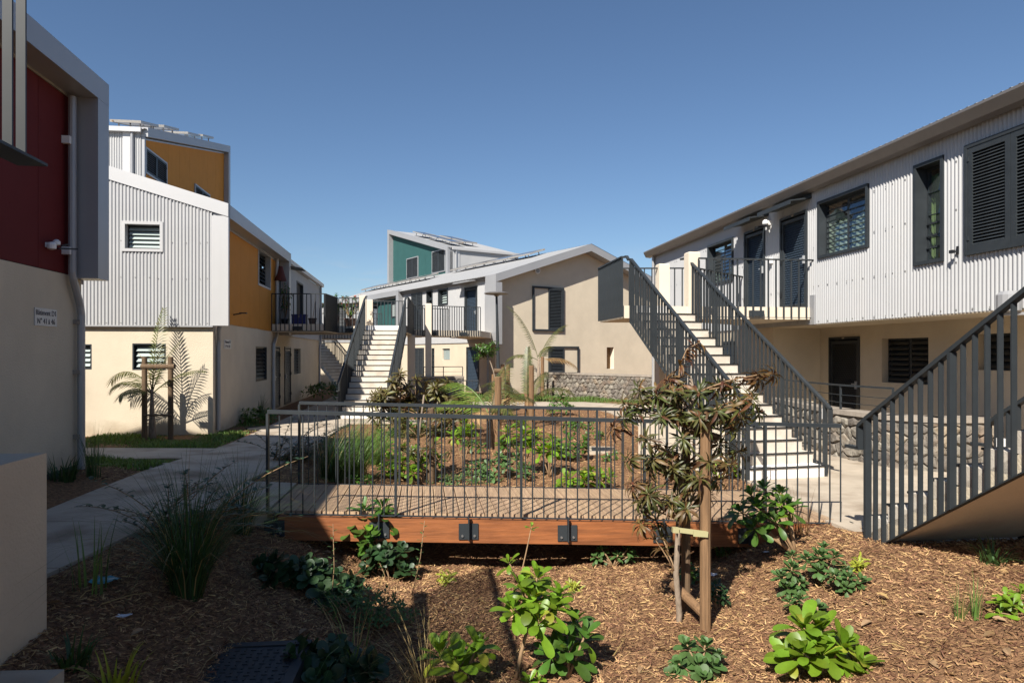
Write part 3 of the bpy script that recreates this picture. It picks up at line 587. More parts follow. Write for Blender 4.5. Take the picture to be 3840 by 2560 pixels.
ws = fBs.rect(968, 945, 1013, 1078); ws = (ws[0], ws[1], fBs.px(968, 1065)[1], fBs.px(968, 930)[1]); wd_ = fBs.rect(1040, 1025, 1060, 1215); wd_ = (wd_[0], wd_[1], 2.86, 4.95)
cuts = [0.02] + [fBs.px(x, 1100)[0] for x in (866, 903, 937)]; cuts[1] = max(cuts[1], 0.6)
cuts = sorted(cuts)
while cuts[-1] + 1.25 < LB1: cuts.append(cuts[-1] + 1.25)
cuts.append(LB1 - 0.34)
m_ = MB(); sheet(m_, fBs, 0.02, LB, ZC + .1, EV - .2, [ws, wd_], b=-0.03); m_.build('backing_wall', 'black_void', B)
panels(B, fBs, cuts, ZC + 0.08, EV - 0.33, [ws, wd_], 'orange_panel')
m_ = MB(); m_.box(fBs, 0.0, LB1 - .34, 0.001, 0.02, EV - .37, EV - .32); m_.build('panel_trim', 'grey_flashing', B)
m_ = MB(); frame_gable(m_, fBs, -0.06, LB1, -0.02, 0.37, ZC, EV, EV, fins=(False, True)); m_.box(fBs, -0.06, 0.02, -0.02, 0.368, ZC, EV - 0.312); m_.build('fascia', 'grey_flashing', B)
louvre_window(B, fBs, ws, mframe='grey_flashing', recess=0.2, proud=0.02, face=0.03, mblade='dim_glass', panes=2); mesh_door(B, fBs, wd_, pitch=0.07, mscale='dark_steel')
downpipe(B, [fBs(0.12, 0.12, ZC), fBs(0.12, 0.10, ZC - .1), fBs(0.25, 0.07, ZC - .35), fBs(0.25, 0.06, ZC - .5), fBs(0.25, 0.06, 0.05)], 0.05)
ad = fBs.px(1016, 1400)[0]; ad2 = fBs.px(1028, 1000)[0]
downpipe(B, [fBs(ad2, 0.09, EV - .3), fBs(ad2, 0.09, ZC + .05), fBs(ad2 - .05, 0.09, ZC - .05), fBs(ad2 - .42, 0.07, ZC - .35), fBs(ad2 - .45, 0.07, ZC - .7), fBs(ad2 - .45, 0.07, 0.03)], 0.055)
r = fBs.rect(831, 1271, 851, 1308); sign(B, fBs, (r[0] + .2, r[0] + 0.85, r[2], r[3]), 'Bâtiment D2\nN° 47 à 50', 0.10)
a, c = fBs.px(875, 1180); m_ = MB(); m_.beam(fBs(a, 0.0, c), fBs(a, 0.2, c + .04), 0.04, 0.03); m_.box(fBs, a - .06, a + .06, 0.16, 0.34, c + .03, c + .06); m_.build('security_light', 'black_plastic', B)
wr = fBs.rect(1107, 1030, 1130, 1140); wr = (wr[0], wr[1], 3.1, 4.72)
m_ = MB(); corr(m_, fBs, LB1 + 0.02, LB, ZC, EV - .25, [wr], b=0.05); m_.build('side_cladding', 'white_sheet', B)
louvre_window(B, fBs, wr, recess=0.25, proud=0.08, face=0.04, mblade='dim_glass', panes=1)
m_ = MB(); m_.box(fBs, LB1 - .1, LB + .1, 0.06, 0.24, EV - .24, EV - .09); m_.build('gutter', 'pale_flashing', B)
downpipe(B, [fBs(LB - .15, 0.12, EV - .2), fBs(LB - .15, 0.12, ZC - .1), fBs(LB - .2, 0.07, ZC - .4), fBs(LB - .2, 0.07, 0.02)], 0.05)
downpipe(B, [fBs(LB1 + .12, 0.12, EV - .25), fBs(LB1 + .12, 0.12, 2.86)], 0.05)
m_ = MB(); m_.beam(fBs(LB1 + .35, 0.0, EV - .42), fBs(LB1 + .35, 0.75, EV - .5), 0.9, 0.03); m_.build('door_hood', 'dark_steel', B)
roof_sheet(B, fBs, -0.08, LB1, slopefn(fBs, 0.33, EV - 0.05, -1, pit), 5.72 / math.cos(pit)); roof_sheet(B, fBs, LB1, LB + .1, slopefn(fBs, 0.2, EV - .06, -1, pit), 5.55 / math.cos(pit)); roof_sheet(B, fBs, -.08, LB + .1, slopefn(fBs, -11.07, EV - .05, 1, pit), 5.72 / math.cos(pit))
fBb = Fr(fBs(LB, 0, 0), -R1, D1); m_ = MB(); sheet(m_, fBb, 0, 11, -.1, lambda a: EV - .15 + RP * min(a, 11 - a), mid=(5.5,)); m_.build('rear_gable', 'white_sheet', B)
# ---- upper orange house (monopitch) behind
def upper_house(C0, u, n, length, z0, zl, slope, col, wins, label, depth=5.4, fin0=True, pj=0.37):
    """panelled face along u (rising), low corrugated eave wall on the near end"""
    H = thing('house', Vector(C0), label, 'house', 'courtyard houses'); f = Fr(C0, u, n); nu = Vector((-f.u.x, -f.u.y, 0)); g = Fr(C0, -f.n, nu)      # eave wall: a runs back from the face
    top = lambda a: zl + slope * a
    w2 = [f.rect(*q) for q in wins]; w2 = [(q[0], q[1], max(q[2], z0), q[3]) for q in w2]
    m_ = MB(); sheet(m_, f, 0.02, length, z0, lambda a: top(a) - .1, w2, b=-0.03); m_.build('backing_wall', 'black_void', H)
    cuts = [0.3 if fin0 else 0.1]
    while cuts[-1] + 1.22 < length - .3: cuts.append(cuts[-1] + 1.22)
    cuts.append(length - .3)
    panels(H, f, cuts, z0, lambda a: top(a) - .36, w2, col)
    m_ = MB(); m_.sbox(f, .3, length - .3, 0.001, 0.02, top(.3) - .40, top(.3) - .34, top(length - .3) - .40, top(length - .3) - .34); m_.build('panel_trim', 'grey_flashing', H)
    m_ = MB(); frame_gable(m_, f, -0.02, length, -0.02, pj, z0, zl, top(length), fin=0.3, fins=(fin0, True)); m_.box(f, -0.02, 0.1, -0.02, pj * .5, z0, zl - .32); m_.build('fascia', 'grey_flashing', H)
    m_ = MB(); corr(m_, g, 0.0, depth, z0, zl - .2, b=0.04); m_.build('eave_wall', 'white_sheet', H)
    m_ = MB(); m_.box(g, -0.05, depth + .1, 0.05, 0.2, zl - .2, zl - .05); m_.build('gutter', 'pale_flashing', H)
    downpipe(H, [g(0.25, 0.1, zl - .2), g(0.25, 0.1, z0)], 0.05)
    m_ = MB(); m_.box(g, 0.32, 0.55, 0.045, 0.07, z0, zl - .2); m_.build('corner_flashing', 'pale_flashing', H)
    m_ = MB(); m_.box(Fr(f(0, 0, 0), f.u, f.n), 0.05, length, -depth, -depth + .1, z0, zl); m_.box(f, length - .1, length, -depth, -.05, z0, top(length) - .2); m_.build('rear_wall', 'white_sheet', H)
    p2 = math.atan(slope); cp, sp = math.cos(p2), math.sin(p2)
    fn = lambda a, off, s: g(a, 0, 0) + f.u * (s * cp - .12 - off * sp) + Vector((0, 0, zl - .05 - .12 * slope + s * sp + off * cp))
    roof_sheet(H, g, -pj + .04, depth + .1, fn, (length + .12) / cp)
    for q in w2: shutter_window(H, f, q, trim='grey_flashing', pitch=0.075)
    return H, f, g, top
CU = Vector((-12.3, 23.0, 0))
C, fC, gC, topC = upper_house(CU, D1, R1, 10.3, 4.6, 9.37, 0.238, 'orange_panel', [(542, 552, 621, 700), (728, 690, 783, 770)], 'taller orange panelled house with dark shutters rising behind the corrugated gable', fin0=False, pj=0.22)
for k, (a, s) in enumerate(((0.3, 0.8), (0.3, 3.0), (0.25, 5.6), (0.25, 7.6))):
    cpt = fC(s, -a, topC(s) + 0.2 + .05 * (k % 2)); solar_panel(cpt, fC.u + Vector((0, 0, .238)), -fC.n, 1.7, 1.0, 'solar panels on the upper orange house', ('front left', 'middle left', 'middle right', 'rear')[k] + ' solar panel on the roof of the taller orange house')
# ---- grey corrugated house, right
XD = lambda y: 8.45 - 0.1385 * y
Y0D, Y1D = -1.0, 24.6; OD = Vector((XD(Y0D), Y0D, 0)); fD = Fr(OD, D1, -R1)
D = thing('house', OD, 'long corrugated white house with dark framed windows along the right side', 'house', 'courtyard houses')
LD = (Y1D - Y0D) / D1.y; ZD, ED = 2.49, 5.42
def dr(x0, y0, x1, y1, b=0.03): return fD.rect(x0, y0, x1, y1, b)
def dpx(xl, xr, yt, yb, xref): return (*sorted((fD.px(xl, 1000, .03)[0], fD.px(xr, 1000, .03)[0])), fD.px(xref, yb, .03)[1], fD.px(xref, yt, .03)[1])
w1 = dpx(2658, 2749, 893, 1049, 2749); w2 = dpx(3073, 3255, 695, 922, 3254); w3 = dpx(3436, 3538, 590, 973, 3537); d1 = dpx(2794, 2872, 845, 1148, 2872); d2 = dpx(2929, 3030, 785, 1148, 3030)
d1 = (d1[0], d1[1], 2.86, d1[3]); d2 = (d2[0], d2[1], 2.86, d2[3])
sh_ = dpx(3631, 3632, 552, 954, 3631); sh = (sh_[1] - 1.62, sh_[1], sh_[2], sh_[3])
ops = [w1, w2, w3, d1, d2, sh]
m_ = MB(); corr(m_, fD, 0, LD, ZD, ED, ops, b=0.03); m_.build('cladding', 'white_sheet', D)
screws(fD, D, 6.5, LD, [ZD + .05, 3.28, 4.1, 4.85, ED - .06], 0.32, 0.038, ops)
louvre_window(D, fD, w1, recess=0.15, proud=0.07, face=0.03, panes=2, nb=10, mblade='clear_blade', tilt=0.25, back='black_void', curtain=('curtain_green', lambda t: 0.3 + 0.12 * math.sin(t * 7)))
louvre_window(D, fD, w2, recess=0.15, proud=0.07, face=0.03, panes=2, nb=9, mblade='clear_blade', tilt=0.2, curtain=('curtain_green', lambda t: 0.72 + 0.16 * math.sin(t * 8 + 1)))
W3 = louvre_window(D, fD, w3, recess=0.2, proud=0.07, face=0.03, panes=1, nb=4, mblade='clear_blade', tilt=0.1, curtain=('curtain_leaf', lambda t: 0.93))
for k in range(3):
    m_ = MB(); z = w3[2] + 0.25 + .2 * k; m_.box(fD, w3[0] + .05, w3[1] - .05, -0.14, -0.12, z, z + .025); m_.build('guard_rail', 'dark_steel', W3)
shutter_window(D, fD, sh, individual=True, pitch=0.048, proud=0.08, stile=0.09)
mesh_door(D, fD, d1, pitch=0.065, plate=True, proud=0.07); mesh_door(D, fD, d2, pitch=0.065, plate=True, proud=0.07)
for q in (d1, d2):
    m_ = MB(); e = 0.16; m_.hexa([fD(q[0] - e, 0.04, q[3] + .20), fD(q[1] + e, 0.04, q[3] + .20), fD(q[1] + e, 0.52, q[3] + .13), fD(q[0] - e, 0.52, q[3] + .13), fD(q[0] - e, 0.04, q[3] + .23), fD(q[1] + e, 0.04, q[3] + .23), fD(q[1] + e, 0.52, q[3] + .16), fD(q[0] - e, 0.52, q[3] + .16)])
    m_.box(fD, q[0] - e, q[1] + e, 0.52, 0.535, q[3] + .07, q[3] + .16); m_.box(fD, q[0] - e, q[1] + e, 0.04, 0.06, q[3] + .23, q[3] + .31); m_.build('door_hood', 'dark_steel', D)
m_ = MB(); pr = [(0.06, -.20), (0.10, -.23), (0.26, -.21), (0.34, -.06), (0.34, -.02), (0.05, -.02)]
m_.extr([fD(-.1, b, ED + c + .08) for b, c in pr], fD.u * (LD + .25)); m_.build('gutter', 'gutter_metal', D)
m_ = MB(); m_.box(fD, 0, LD, 0.02, 0.055, ED - .11, ED - .05); m_.build('top_trim', 'gutter_metal', D)
roof_sheet(D, fD, -.1, LD + .1, slopefn(fD, 0.30, ED + .07, -1, pit), 5.8 / math.cos(pit), pitch=0.15)
m_ = MB(); m_.box(fD, 0, LD, -11.2, -11, -.2, 5.4); m_.box(fD, LD - .2, LD - .02, -11, 0, -.2, 5.5); m_.build('rear_wall', 'cream_render', D)
roof_sheet(D, fD, -.1, LD + .1, slopefn(fD, -11.3, ED + .07, 1, pit), 5.85 / math.cos(pit), pitch=0.3)
downpipe(D, [fD(LD - .25, .12, ED - .1), fD(LD - .25, .12, 0)], 0.05)
SB = 1.2; aj = fD.px(2928, 1400, 0.0)[0]; aj = (16.4 - Y0D) / D1.y
fG = Fr(fD(0, -SB, 0), D1, -R1)
gd = fG.rect(3111, 1265, 3225, 1500); gd = (gd[0], gd[1], 0.14, gd[3]); gw = fG.rect(3305, 1268, 3483, 1445); gw3 = fG.rect(3660, 1250, 3803, 1393)
m_ = MB(); sheet(m_, fG, 0, aj, -.1, ZD + .02, [gd, gw, gw3])
gd3 = (aj + 1.9, aj + 2.75, 0.1, 2.2); sheet(m_, fD, aj, LD, -.1, ZD + .05, [gd3]); m_.box(fD, aj - .0, aj + .2, -SB - .2, -0.002, -.1, ZD + .02); m_.build('ground_wall', 'cream_render', D)
m_ = MB(); m_.box(fD, 0, aj, -SB, 0.02, ZD - .02, ZD + .0); m_.build('soffit', 'cream_render', D)
mesh_door(D, fG, gd, pitch=0.06, plate=True, mscale='dark_steel'); mesh_door(D, fD, gd3, pitch=0.06)
louvre_window(D, fG, gw, recess=0.2, proud=0, face=0, panes=2, nb=8, mblade='dim_glass', mframe='cream_render', t=0.01); louvre_window(D, fG, gw3, recess=0.2, proud=0, face=0, nb=5, mblade='dim_glass', mframe='cream_render', t=0.01)
m_ = MB(); m_.box(fD, fD.px(3063, 1200)[0] - .02, fD.px(3063, 1200)[0] + .14, 0.04, 0.075, ZD - .01, 3.1); m_.build('corner_flashing', 'grey_flashing', D)
a, c = fD.px(3602, 938); m_ = MB(); m_.box(fD, a - .02, a + .02, 0.03, 0.06, c - .06, c + .06); m_.beam(fD(a, .06, c - .02), fD(a + .02, 0.15, c - .03), .025, .025); m_.box(fD, a - .02, a + .05, 0.11, 0.16, c - .05, c + .0); m_.build('shutter_catch', 'black_plastic', D)
a, c = fD.px(2894, 836); m_ = MB(); m_.lathe(fD(a, .16, c), [(0.03, -.06), (0.07, -.03), (0.07, .03), (0.03, .07)]); m_.box(fD, a - .04, a + .04, .03, .14, c - .05, c + .05); sl = m_.build('security_light', 'white_plastic', D)
m_ = MB(); m_.beam(fD(a, .12, c - .08), fD(a - .05, .42, c - .12), .12, .03); m_.build('light_head', 'black_plastic', sl)
a, c = fD.px(2901, 980); m_ = MB(); m_.box(fD, a - .04, a + .04, .04, .12, c - .05, c + .08); m_.build('call_box', 'white_plastic', D)
a, c = fD.px(3820, 1130); m_ = MB(); m_.lathe(fD(a - .1, .25, c - .02), [(0.12, -.14), (0.15, -.12), (0.15, .1), (0.1, .15)]); m_.box(fD, a - .2, a, 0.03, 0.3, c - .2, c - .16); m_.build('wall_vent', 'grey_flashing', D)
# ---- gable house, centre
D2 = unit(-0.673, 1.0); R2 = Vector((D2.y, -D2.x, 0)); CE = Vector((-0.78, 32.5, 0)); ZE, EE = 2.42, 5.62; WE = 10.7; LE1, LE = 9.97, 24.5
E = thing('house', CE, 'cream gable house with grey metal roof edge in the centre', 'house', 'courtyard houses')
fEg = Fr(CE, R2, -D2); fEs = Fr(CE, D2, -R2)
e1 = fEg.rect(1995, 1072, 2112, 1243); e2 = fEg.rect(2055, 1298, 2168, 1402); e3 = fEg.rect(2275, 1301, 2303, 1383)
def geE(a): return EE + RP * 1.1 * min(a, WE - a)
m_ = MB(); sheet(m_, fEg, 0, WE, -.2, lambda a: geE(a) - .10, [e3], mid=(WE / 2,)); m_.box(fEg, WE - .2, WE, -LE, -.01, -.2, EE - .2)
def er(x0, y0, x1, y1): return fEs.rect(x0, y0, x1, y1)
def epx(xl, xr, z0, z1): return (*sorted((fEs.px(xl, 1200)[0], fEs.px(xr, 1200)[0])), z0, z1)
def ez(x, y): return fEs.px(x, y)[1]
u1 = epx(1548, 1586, 2.86, ez(1586, 1097)); u2 = epx(1605, 1625, 2.9, ez(1625, 1090)); u3 = epx(1649, 1682, ez(1682, 1138), ez(1682, 1083)); ud = epx(1747, 1793, 2.86, ez(1793, 1072))
g1 = epx(1555, 1590, 0.1, ez(1590, 1305)); g2 = epx(1620, 1629, 0.1, ez(1629, 1305)); g3 = epx(1657, 1688, ez(1688, 1351), ez(1688, 1304)); gdd = epx(1750, 1797, 0.05, ez(1797, 1300))
sheet(m_, fEs, 0, LE, -.2, ZE + .05, [g1, g2, g3, gdd]); m_.build('wall', 'cream_render', E)
for (a0, a1, c0, c1), left in ((e1, False), (e2, True)):
    wn_r = (a0, a1, c0, c1); m_ = MB(); tunnel(m_, fEg, wn_r, -0.01, 0.09, 0.09, 0.0); wn = m_.build('window', 'dark_steel', E)
    mid = (a0 + a1) / 2; p, q = (a0 + .09, mid) if left else (mid, a1 - .09); m_ = MB(); tunnel(m_, fEg, (p, q, c0 + .09, c1 - .09), 0, 0.08, 0.07); m_.build('shutter_leaf', 'dark_steel', wn)
    m_ = MB(); n = int((c1 - c0 - .3) / .07); h = (c1 - c0 - .3) / n
    for i in range(n):
        z = c0 + .15 + i * h; m_.hexa([fEg(p + .06, .06, z), fEg(q - .06, .06, z), fEg(q - .06, .066, z + .01), fEg(p + .06, .066, z + .01), fEg(p + .06, .01, z + h * .8), fEg(q - .06, .01, z + h * .8), fEg(q - .06, .016, z + h * .9), fEg(p + .06, .016, z + h * .9)])
    m_.build('slats', 'dark_steel', wn, kind='stuff'); m_ = MB(); m_.box(fEg, p + .05, q - .05, 0.002, 0.005, c0 + .1, c1 - .1); m_.build('room_dark_sheet', 'black_void', wn)  # black sheet behind the slats paints the dark of the room
    m_ = MB(); m_.box(fEg, *((mid, a1 - .09) if left else (a0 + .09, mid)), 0.002, 0.03, c0 + .09, c1 - .09); m_.build('blank_panel', 'cream_render', wn)
m_ = MB(); tunnel(m_, fEg, e3, .3, -0.002, .01); wn = m_.build('window', 'cream_paint', E); m_ = MB(); m_.box(fEg, e3[0], e3[1], -.33, -.3, e3[2], e3[3]); m_.build('timber_infill', 'old_timber', wn)
a, c = fEg.px(2014, 1015); m_ = MB(); m_.tube([fEg(a, 0, c), fEg(a, .06, c)], .16, 18); wl = m_.build('wall_lamp', 'white_plastic', E); m_ = MB(); m_.tube([fEg(a, .06, c), fEg(a, .075, c)], .11, 18); m_.build('lamp_lens', 'grey_plastic', wl)
m_ = MB(); ov = 0.62; ht = WE / 2; rs = RP * 1.1
m_.sbox(fEg, -.37, ht, -0.3, ov, EE - .33 - .37 * rs, EE - .37 * rs + .02, EE - .33 + ht * rs, EE + ht * rs + .02); m_.sbox(fEg, ht, WE + .37, -0.3, ov, EE - .33 + ht * rs, EE + ht * rs + .02, EE - .33 - .37 * rs, EE - .37 * rs + .02)
m_.box(fEg, -.37, -.02, -.35, ov - .002, ZE - .1, EE - .45); m_.box(fEg, WE + .02, WE + .37, -.35, ov - .002, ZE - .1, EE - .45); m_.build('gable_fascia', 'grey_flashing', E)
m_ = MB(); m_.box(fEg, WE + .1, WE + .6, -.5, -.36, -.1, EE - .5); m_.build('cladding_panel', 'yellow_panel', E)
uops = [u1, u2, u3, ud]
m_ = MB(); corr(m_, fEs, 0.33, LE1, ZE, EE - .22, uops, b=0.05, seg=5); m_.box(fEs, LE1, LE, -.2, -.05, ZE, EE - .3); m_.build('side_cladding', 'white_sheet', E)
shutter_window(E, fEs, u1, pitch=.08, proud=.09); louvre_window(E, fEs, u2, recess=.2, proud=.09, face=.04, nb=5, mblade='dim_glass'); louvre_window(E, fEs, u3, recess=.2, proud=.09, face=.05, nb=5); mesh_door(E, fEs, ud, pitch=.085, proud=.09)
shutter_window(E, fEs, g1, pitch=.08); louvre_window(E, fEs, g2, recess=.15, proud=.02, face=0, nb=6, mblade='dim_glass'); louvre_window(E, fEs, g3, recess=.15, proud=0, face=0, nb=5, mframe='cream_paint'); mesh_door(E, fEs, gdd, pitch=.085)
m_ = MB(); m_.hexa([fEs(ud[0] - .2, .05, ud[3] + .25), fEs(ud[1] + .2, .05, ud[3] + .25), fEs(ud[1] + .2, .65, ud[3] + .16), fEs(ud[0] - .2, .65, ud[3] + .16), fEs(ud[0] - .2, .05, ud[3] + .3), fEs(ud[1] + .2, .05, ud[3] + .3), fEs(ud[1] + .2, .65, ud[3] + .22), fEs(ud[0] - .2, .65, ud[3] + .22)]); m_.build('door_hood', 'grey_flashing', E)
m_ = MB(); m_.box(fEs, 0, LE1, .07, .22, EE - .22, EE - .06); m_.build('gutter', 'gutter_metal', E)
downpipe(E, [fEs(.45, .13, EE - .2), fEs(.45, .13, 0)], .06)
cuts = [LE1 + .35 + 1.2 * i for i in range(11)]
tw = epx(1468, 1496, 4.1, 4.95)
panels(E, fEs, cuts, 0.0, EE - .4, [tw], 'teal_panel'); louvre_window(E, fEs, tw, recess=.1, proud=.03, face=.03, nb=6)
m_ = MB(); frame_gable(m_, fEs, LE1, LE, -.02, .37, ZE, EE, EE); m_.build('fascia', 'grey_flashing', E)
roof_sheet(E, fEs, -ov, LE, slopefn(fEs, .37, EE - .37 * rs + .01, -1, math.atan(rs)), (ht + .37) / math.cos(math.atan(rs)), pitch=.15, amp=.02); roof_sheet(E, fEs, -ov, LE, slopefn(fEs, -WE - .37, EE - .37 * rs + .03, 1, math.atan(rs)), (ht + .37) / math.cos(math.atan(rs)), pitch=.3)
slp = (-fEs.n + Vector((0, 0, rs))).normalized()
for k in range(4):
    s = 3.0 + 2.25 * k; solar_panel(fEs(s, -4.15, EE + 4.15 * rs + .22), fEs.u, slp, 2.15, 1.05, 'solar panels on the gable house roof', ('rightmost', 'second from right', 'third from right', 'leftmost')[k] + ' solar panel of the row on the centre gable roof')
for k in range(5):
    s = 13.0 + 2.2 * k; solar_panel(fEs(s, -2.9, EE + 2.9 * rs + .22), fEs.u, slp, 2.1, 1.05, 'solar panels on the far left roof', ('rightmost', 'second from right', 'middle', 'second from left', 'leftmost')[k] + ' solar panel on the long low roof left of the teal house')
# ---- teal upper house
CF = fEs(13.8, -5.35, 0); Fh, fF, gF, topF = upper_house(CF, D2, -R2, 9.9, 5.6, 9.12, 0.262, 'teal_panel', [(1527, 972, 1569, 1038), (1622, 945, 1670, 1016)], 'tall teal panelled house with two dark shuttered windows and sloping roof')
for k, (a, s) in enumerate(((.5, 1.2), (.5, 3.2), (2.2, 2.2), (2.2, 4.2), (.5, 5.4))):
    solar_panel(fF(s, -a, topF(s) + .2), fF.u + Vector((0, 0, .262)), -fF.n, 1.8, 1.1, 'solar panels on the teal house', ('lowest front', 'middle front', 'lower rear', 'upper rear', 'highest front')[k] + ' solar panel on the sloping roof of the teal house')
# ---- far white house between the orange house and the walkway
fH = Fr((-13.4, 43.5, 0), (1, .1), (.1, -1)); H = thing('house', (-13.4, 43.5, 0), 'far white house seen under the balcony between the orange house and the staircase', 'house', 'courtyard houses')
hw = (2.0, 2.9, 3.2, 4.9); hw2 = (4.4, 5.2, 3.0, 4.9); hg = (3.0, 3.9, .1, 2.1)
m_ = MB(); sheet(m_, fH, 0, 9, -.2, 2.6, [hg]); m_.build('ground_wall', 'cream_render', H); m_ = MB(); corr(m_, fH, 0, 9, 2.6, 5.0, [hw, hw2], b=.04, seg=4); m_.build('cladding', 'white_sheet', H)
shutter_window(H, fH, hw, pitch=.09); mesh_door(H, fH, hw2, pitch=.1); mesh_door(H, fH, hg, pitch=.1)
roof_sheet(H, fH, -.1, 9.1, slopefn(fH, .3, 5.05, -1, .02), 5.7, pitch=.3)
m_ = MB(); m_.box(fH, 0, 9, -5.4, -5.3, 0, 5.1); m_.build('rear_wall', 'cream_render', H)
# ------------------------------------------------------------------ staircases, balconies, walkways
FFL = 2.85
dS2 = unit(-0.255, 1); S2, fS2 = staircase('wide concrete staircase with dark railings rising to the right hand walkway', (3.50, 10.19), dS2, 1.27, 0.259)
dS1 = unit(-0.04, 1); S1, fS1 = staircase('concrete staircase with striped railing shadows leading up between the orange and gable houses', (-4.93, 19.9), dS1, 1.35, 0.266)
dS3 = -D1; S3, fS3 = staircase('near staircase cut off by the right edge, seen from its cream underside', (4.83, 6.95), dS3, 1.36, 0.275, z0=0.115, first='stair_concrete', left=True, right=True, under='cream_render', spacing=0.118, wd=(0.044, 0.014))
dS4 = unit(-0.7, 0.72); S4, fS4 = staircase('small far staircase half hidden by the corner of the orange house', (-9.55, 38.2), dS4, 1.3, 0.27, left=False, spacing=0.15)
m_ = MB(); m_.box(fS2, 0.3, 1.6, -0.02, 0.0, -.2, 0.5)
# plinth wall under the right staircase
m_ = MB(); m_.prism([fS2(0.62, -0.22, 0)[:2], fS2(3.4, -0.22, 0)[:2], fS2(3.4, -0.02, 0)[:2], fS2(0.62, -0.02, 0)[:2]], -0.3, 0.86); o = m_.build('low_wall', 'cream_paint', None, loc=fS2(.6, -.1, 0)); tag(o, 'low cream wall along the left side of the right staircase', 'wall')
# small emergency light boxes on the stair posts
for stx, f_, off in ((S2, fS2, 1.27 + .06), (S3, fS3, 1.36 - 1.36 - .02)):
    m_ = MB(); p = f_(0.12, off, 0.80); m_.box(f_, 0.06, 0.13, off + 0.0, off + 0.05, 0.86, 1.02); m_.build('light_switch', 'white_plastic', stx)
def slab_thing(label, poly, rails, brackets, z1=FFL, th=0.26, spacing=0.15, wd=(0.03, 0.024), loc=None, lo=-0.22, hi=0.98):
    c = loc or (poly[0][0], poly[0][1], z1 - th); t = thing('balcony', c, label, 'balcony', 'first floor balconies')
    m_ = MB(); m_.prism(poly, z1 - th, z1); m_.build('slab', 'cream_paint', t)
    for pts, sp in rails: railing(t, [(x, y, z1) for x, y in pts], lo, hi, sp or spacing, wd, (0.055, 0.03), True, None)
    for p, q, fr_ in brackets:
        d = Vector((q[0] - p[0], q[1] - p[1], 0)); L = d.length; d.normalize(); f = Fr((p[0], p[1], 0), d, (d.y, -d.x)); n = max(1, int(L / 1.3))
        for i in range(n):
            a = L * (i + .5) / n; m_ = MB(); m_.box(f, a - .16, a + .16, -.035, .02, z1 - .2, z1 - .08); m_.build('rail_bracket', 'dark_steel', t)
    return t
# right hand walkway
BD = slab_thing('right hand walkway balcony in front of the two perforated doors', [(2.30, 14.22), (3.75, 14.5), (6.43, 14.78), (5.98, 17.95), (4.35, 16.15), (2.06, 16.2)],
    [([(2.26, 14.2), (2.02, 16.15)], 0.105), ([(3.88, 14.42), (6.41, 14.72)], 0.165), ([(2.55, 16.12), (4.3, 16.08)], 0.18), ([(4.3, 16.1), (5.95, 17.9)], 0.17)], [((3.9, 14.44), (6.4, 14.74), 0)])
def pillar(x, y, w, ztop, label, z0=-.1, m='cream_paint'):
    m_ = MB(); f = Fr((x, y, 0), (D1.y, -D1.x), D1); h = w / 2
    m_.box(f, -h, h, -h, h, z0, ztop - .02); m_.hexa([f(-h, -h, ztop - .02), f(h, -h, ztop - .02), f(h, h, ztop - .02), f(-h, h, ztop - .02), f(-h + .02, -h + .02, ztop), f(h - .02, -h + .02, ztop), f(h - .02, h - .02, ztop), f(-h + .02, h - .02, ztop)])
    o = m_.build('pillar', m, None, loc=(x, y, z0)); tag(o, label, 'pillar', 'walkway pillars')
pillar(3.50, 16.12, .25, 3.94, 'cream pillar at the back of the right landing'); pillar(3.79, 14.60, .25, 3.99, 'cream pillar beside the top of the right staircase')
# left walkway
slab_thing('balcony of the orange house holding pots, a blue box and a lamp', [(-7.97, 22.9), (-6.2, 22.9), (-6.2, 26.4), (-8.45, 26.4)],
    [([(-7.93, 22.88), (-6.2, 22.88)], 0.15), ([(-6.18, 22.9), (-6.2, 24.62)], 0.06)], [((-7.9, 22.86), (-6.25, 22.86), 0)])
slab_thing('narrow walkway between the potted flowers and the far stair landing', [(-6.195, 24.66), (-5.12, 24.6), (-5.10, 24.18), (-3.68, 24.24), (-4.02, 28.28), (-5.6, 28.28), (-5.6, 26.39), (-6.195, 26.39)],
    [([(-6.15, 24.62), (-5.42, 24.6)], 0.13), ([(-5.2, 26.1), (-4.0, 26.1)], 0.13), ([(-3.64, 24.2), (-4.0, 28.28)], 0.07)], [((-6.1, 24.58), (-5.4, 24.56), 0)])
slab_thing('walkway balcony in front of the gable house with a shadow striped edge', [(-4.03, 28.32), (-1.36, 29.5), (-0.90, 32.5), (-2.25, 34.6), (-2.75, 30.6), (-4.75, 29.7)],
    [([(-4.05, 28.28), (-1.34, 29.46)], 0.105), ([(-4.7, 29.72), (-2.8, 30.58)], 0.12)], [((-3.9, 28.33), (-1.4, 29.45), 0)])
m_ = MB(); m_.lathe((-2.45, 29.1, 2.52), [(.05, 0), (.16, .02), (.18, .07)], 14); tag(m_.build('ceiling_lamp', 'wall_cap', None, loc=(-2.45, 29.1, 2.52)), 'round lamp under the gable house walkway slab', 'lamp')
slab_thing('far walkway slab seen below the flower pots', [(-9.6, 34.0), (-6.4, 34.2), (-6.4, 36.0), (-9.8, 35.8)], [([(-9.6, 33.95), (-6.4, 34.15)], 0.14)], [])
pillar(-5.30, 24.66, .24, 3.94, 'cream pillar at the top left of the far staircase'); pillar(-5.36, 26.1, .24, 3.90, 'second cream pillar just behind the far stair top'); pillar(-3.42, 28.36, .25, 3.92, 'tall cream pillar in front of the gable house walkway'); pillar(-3.95, 27.2, .3, 2.6, 'short cream pillar supporting the walkway beside the far staircase')
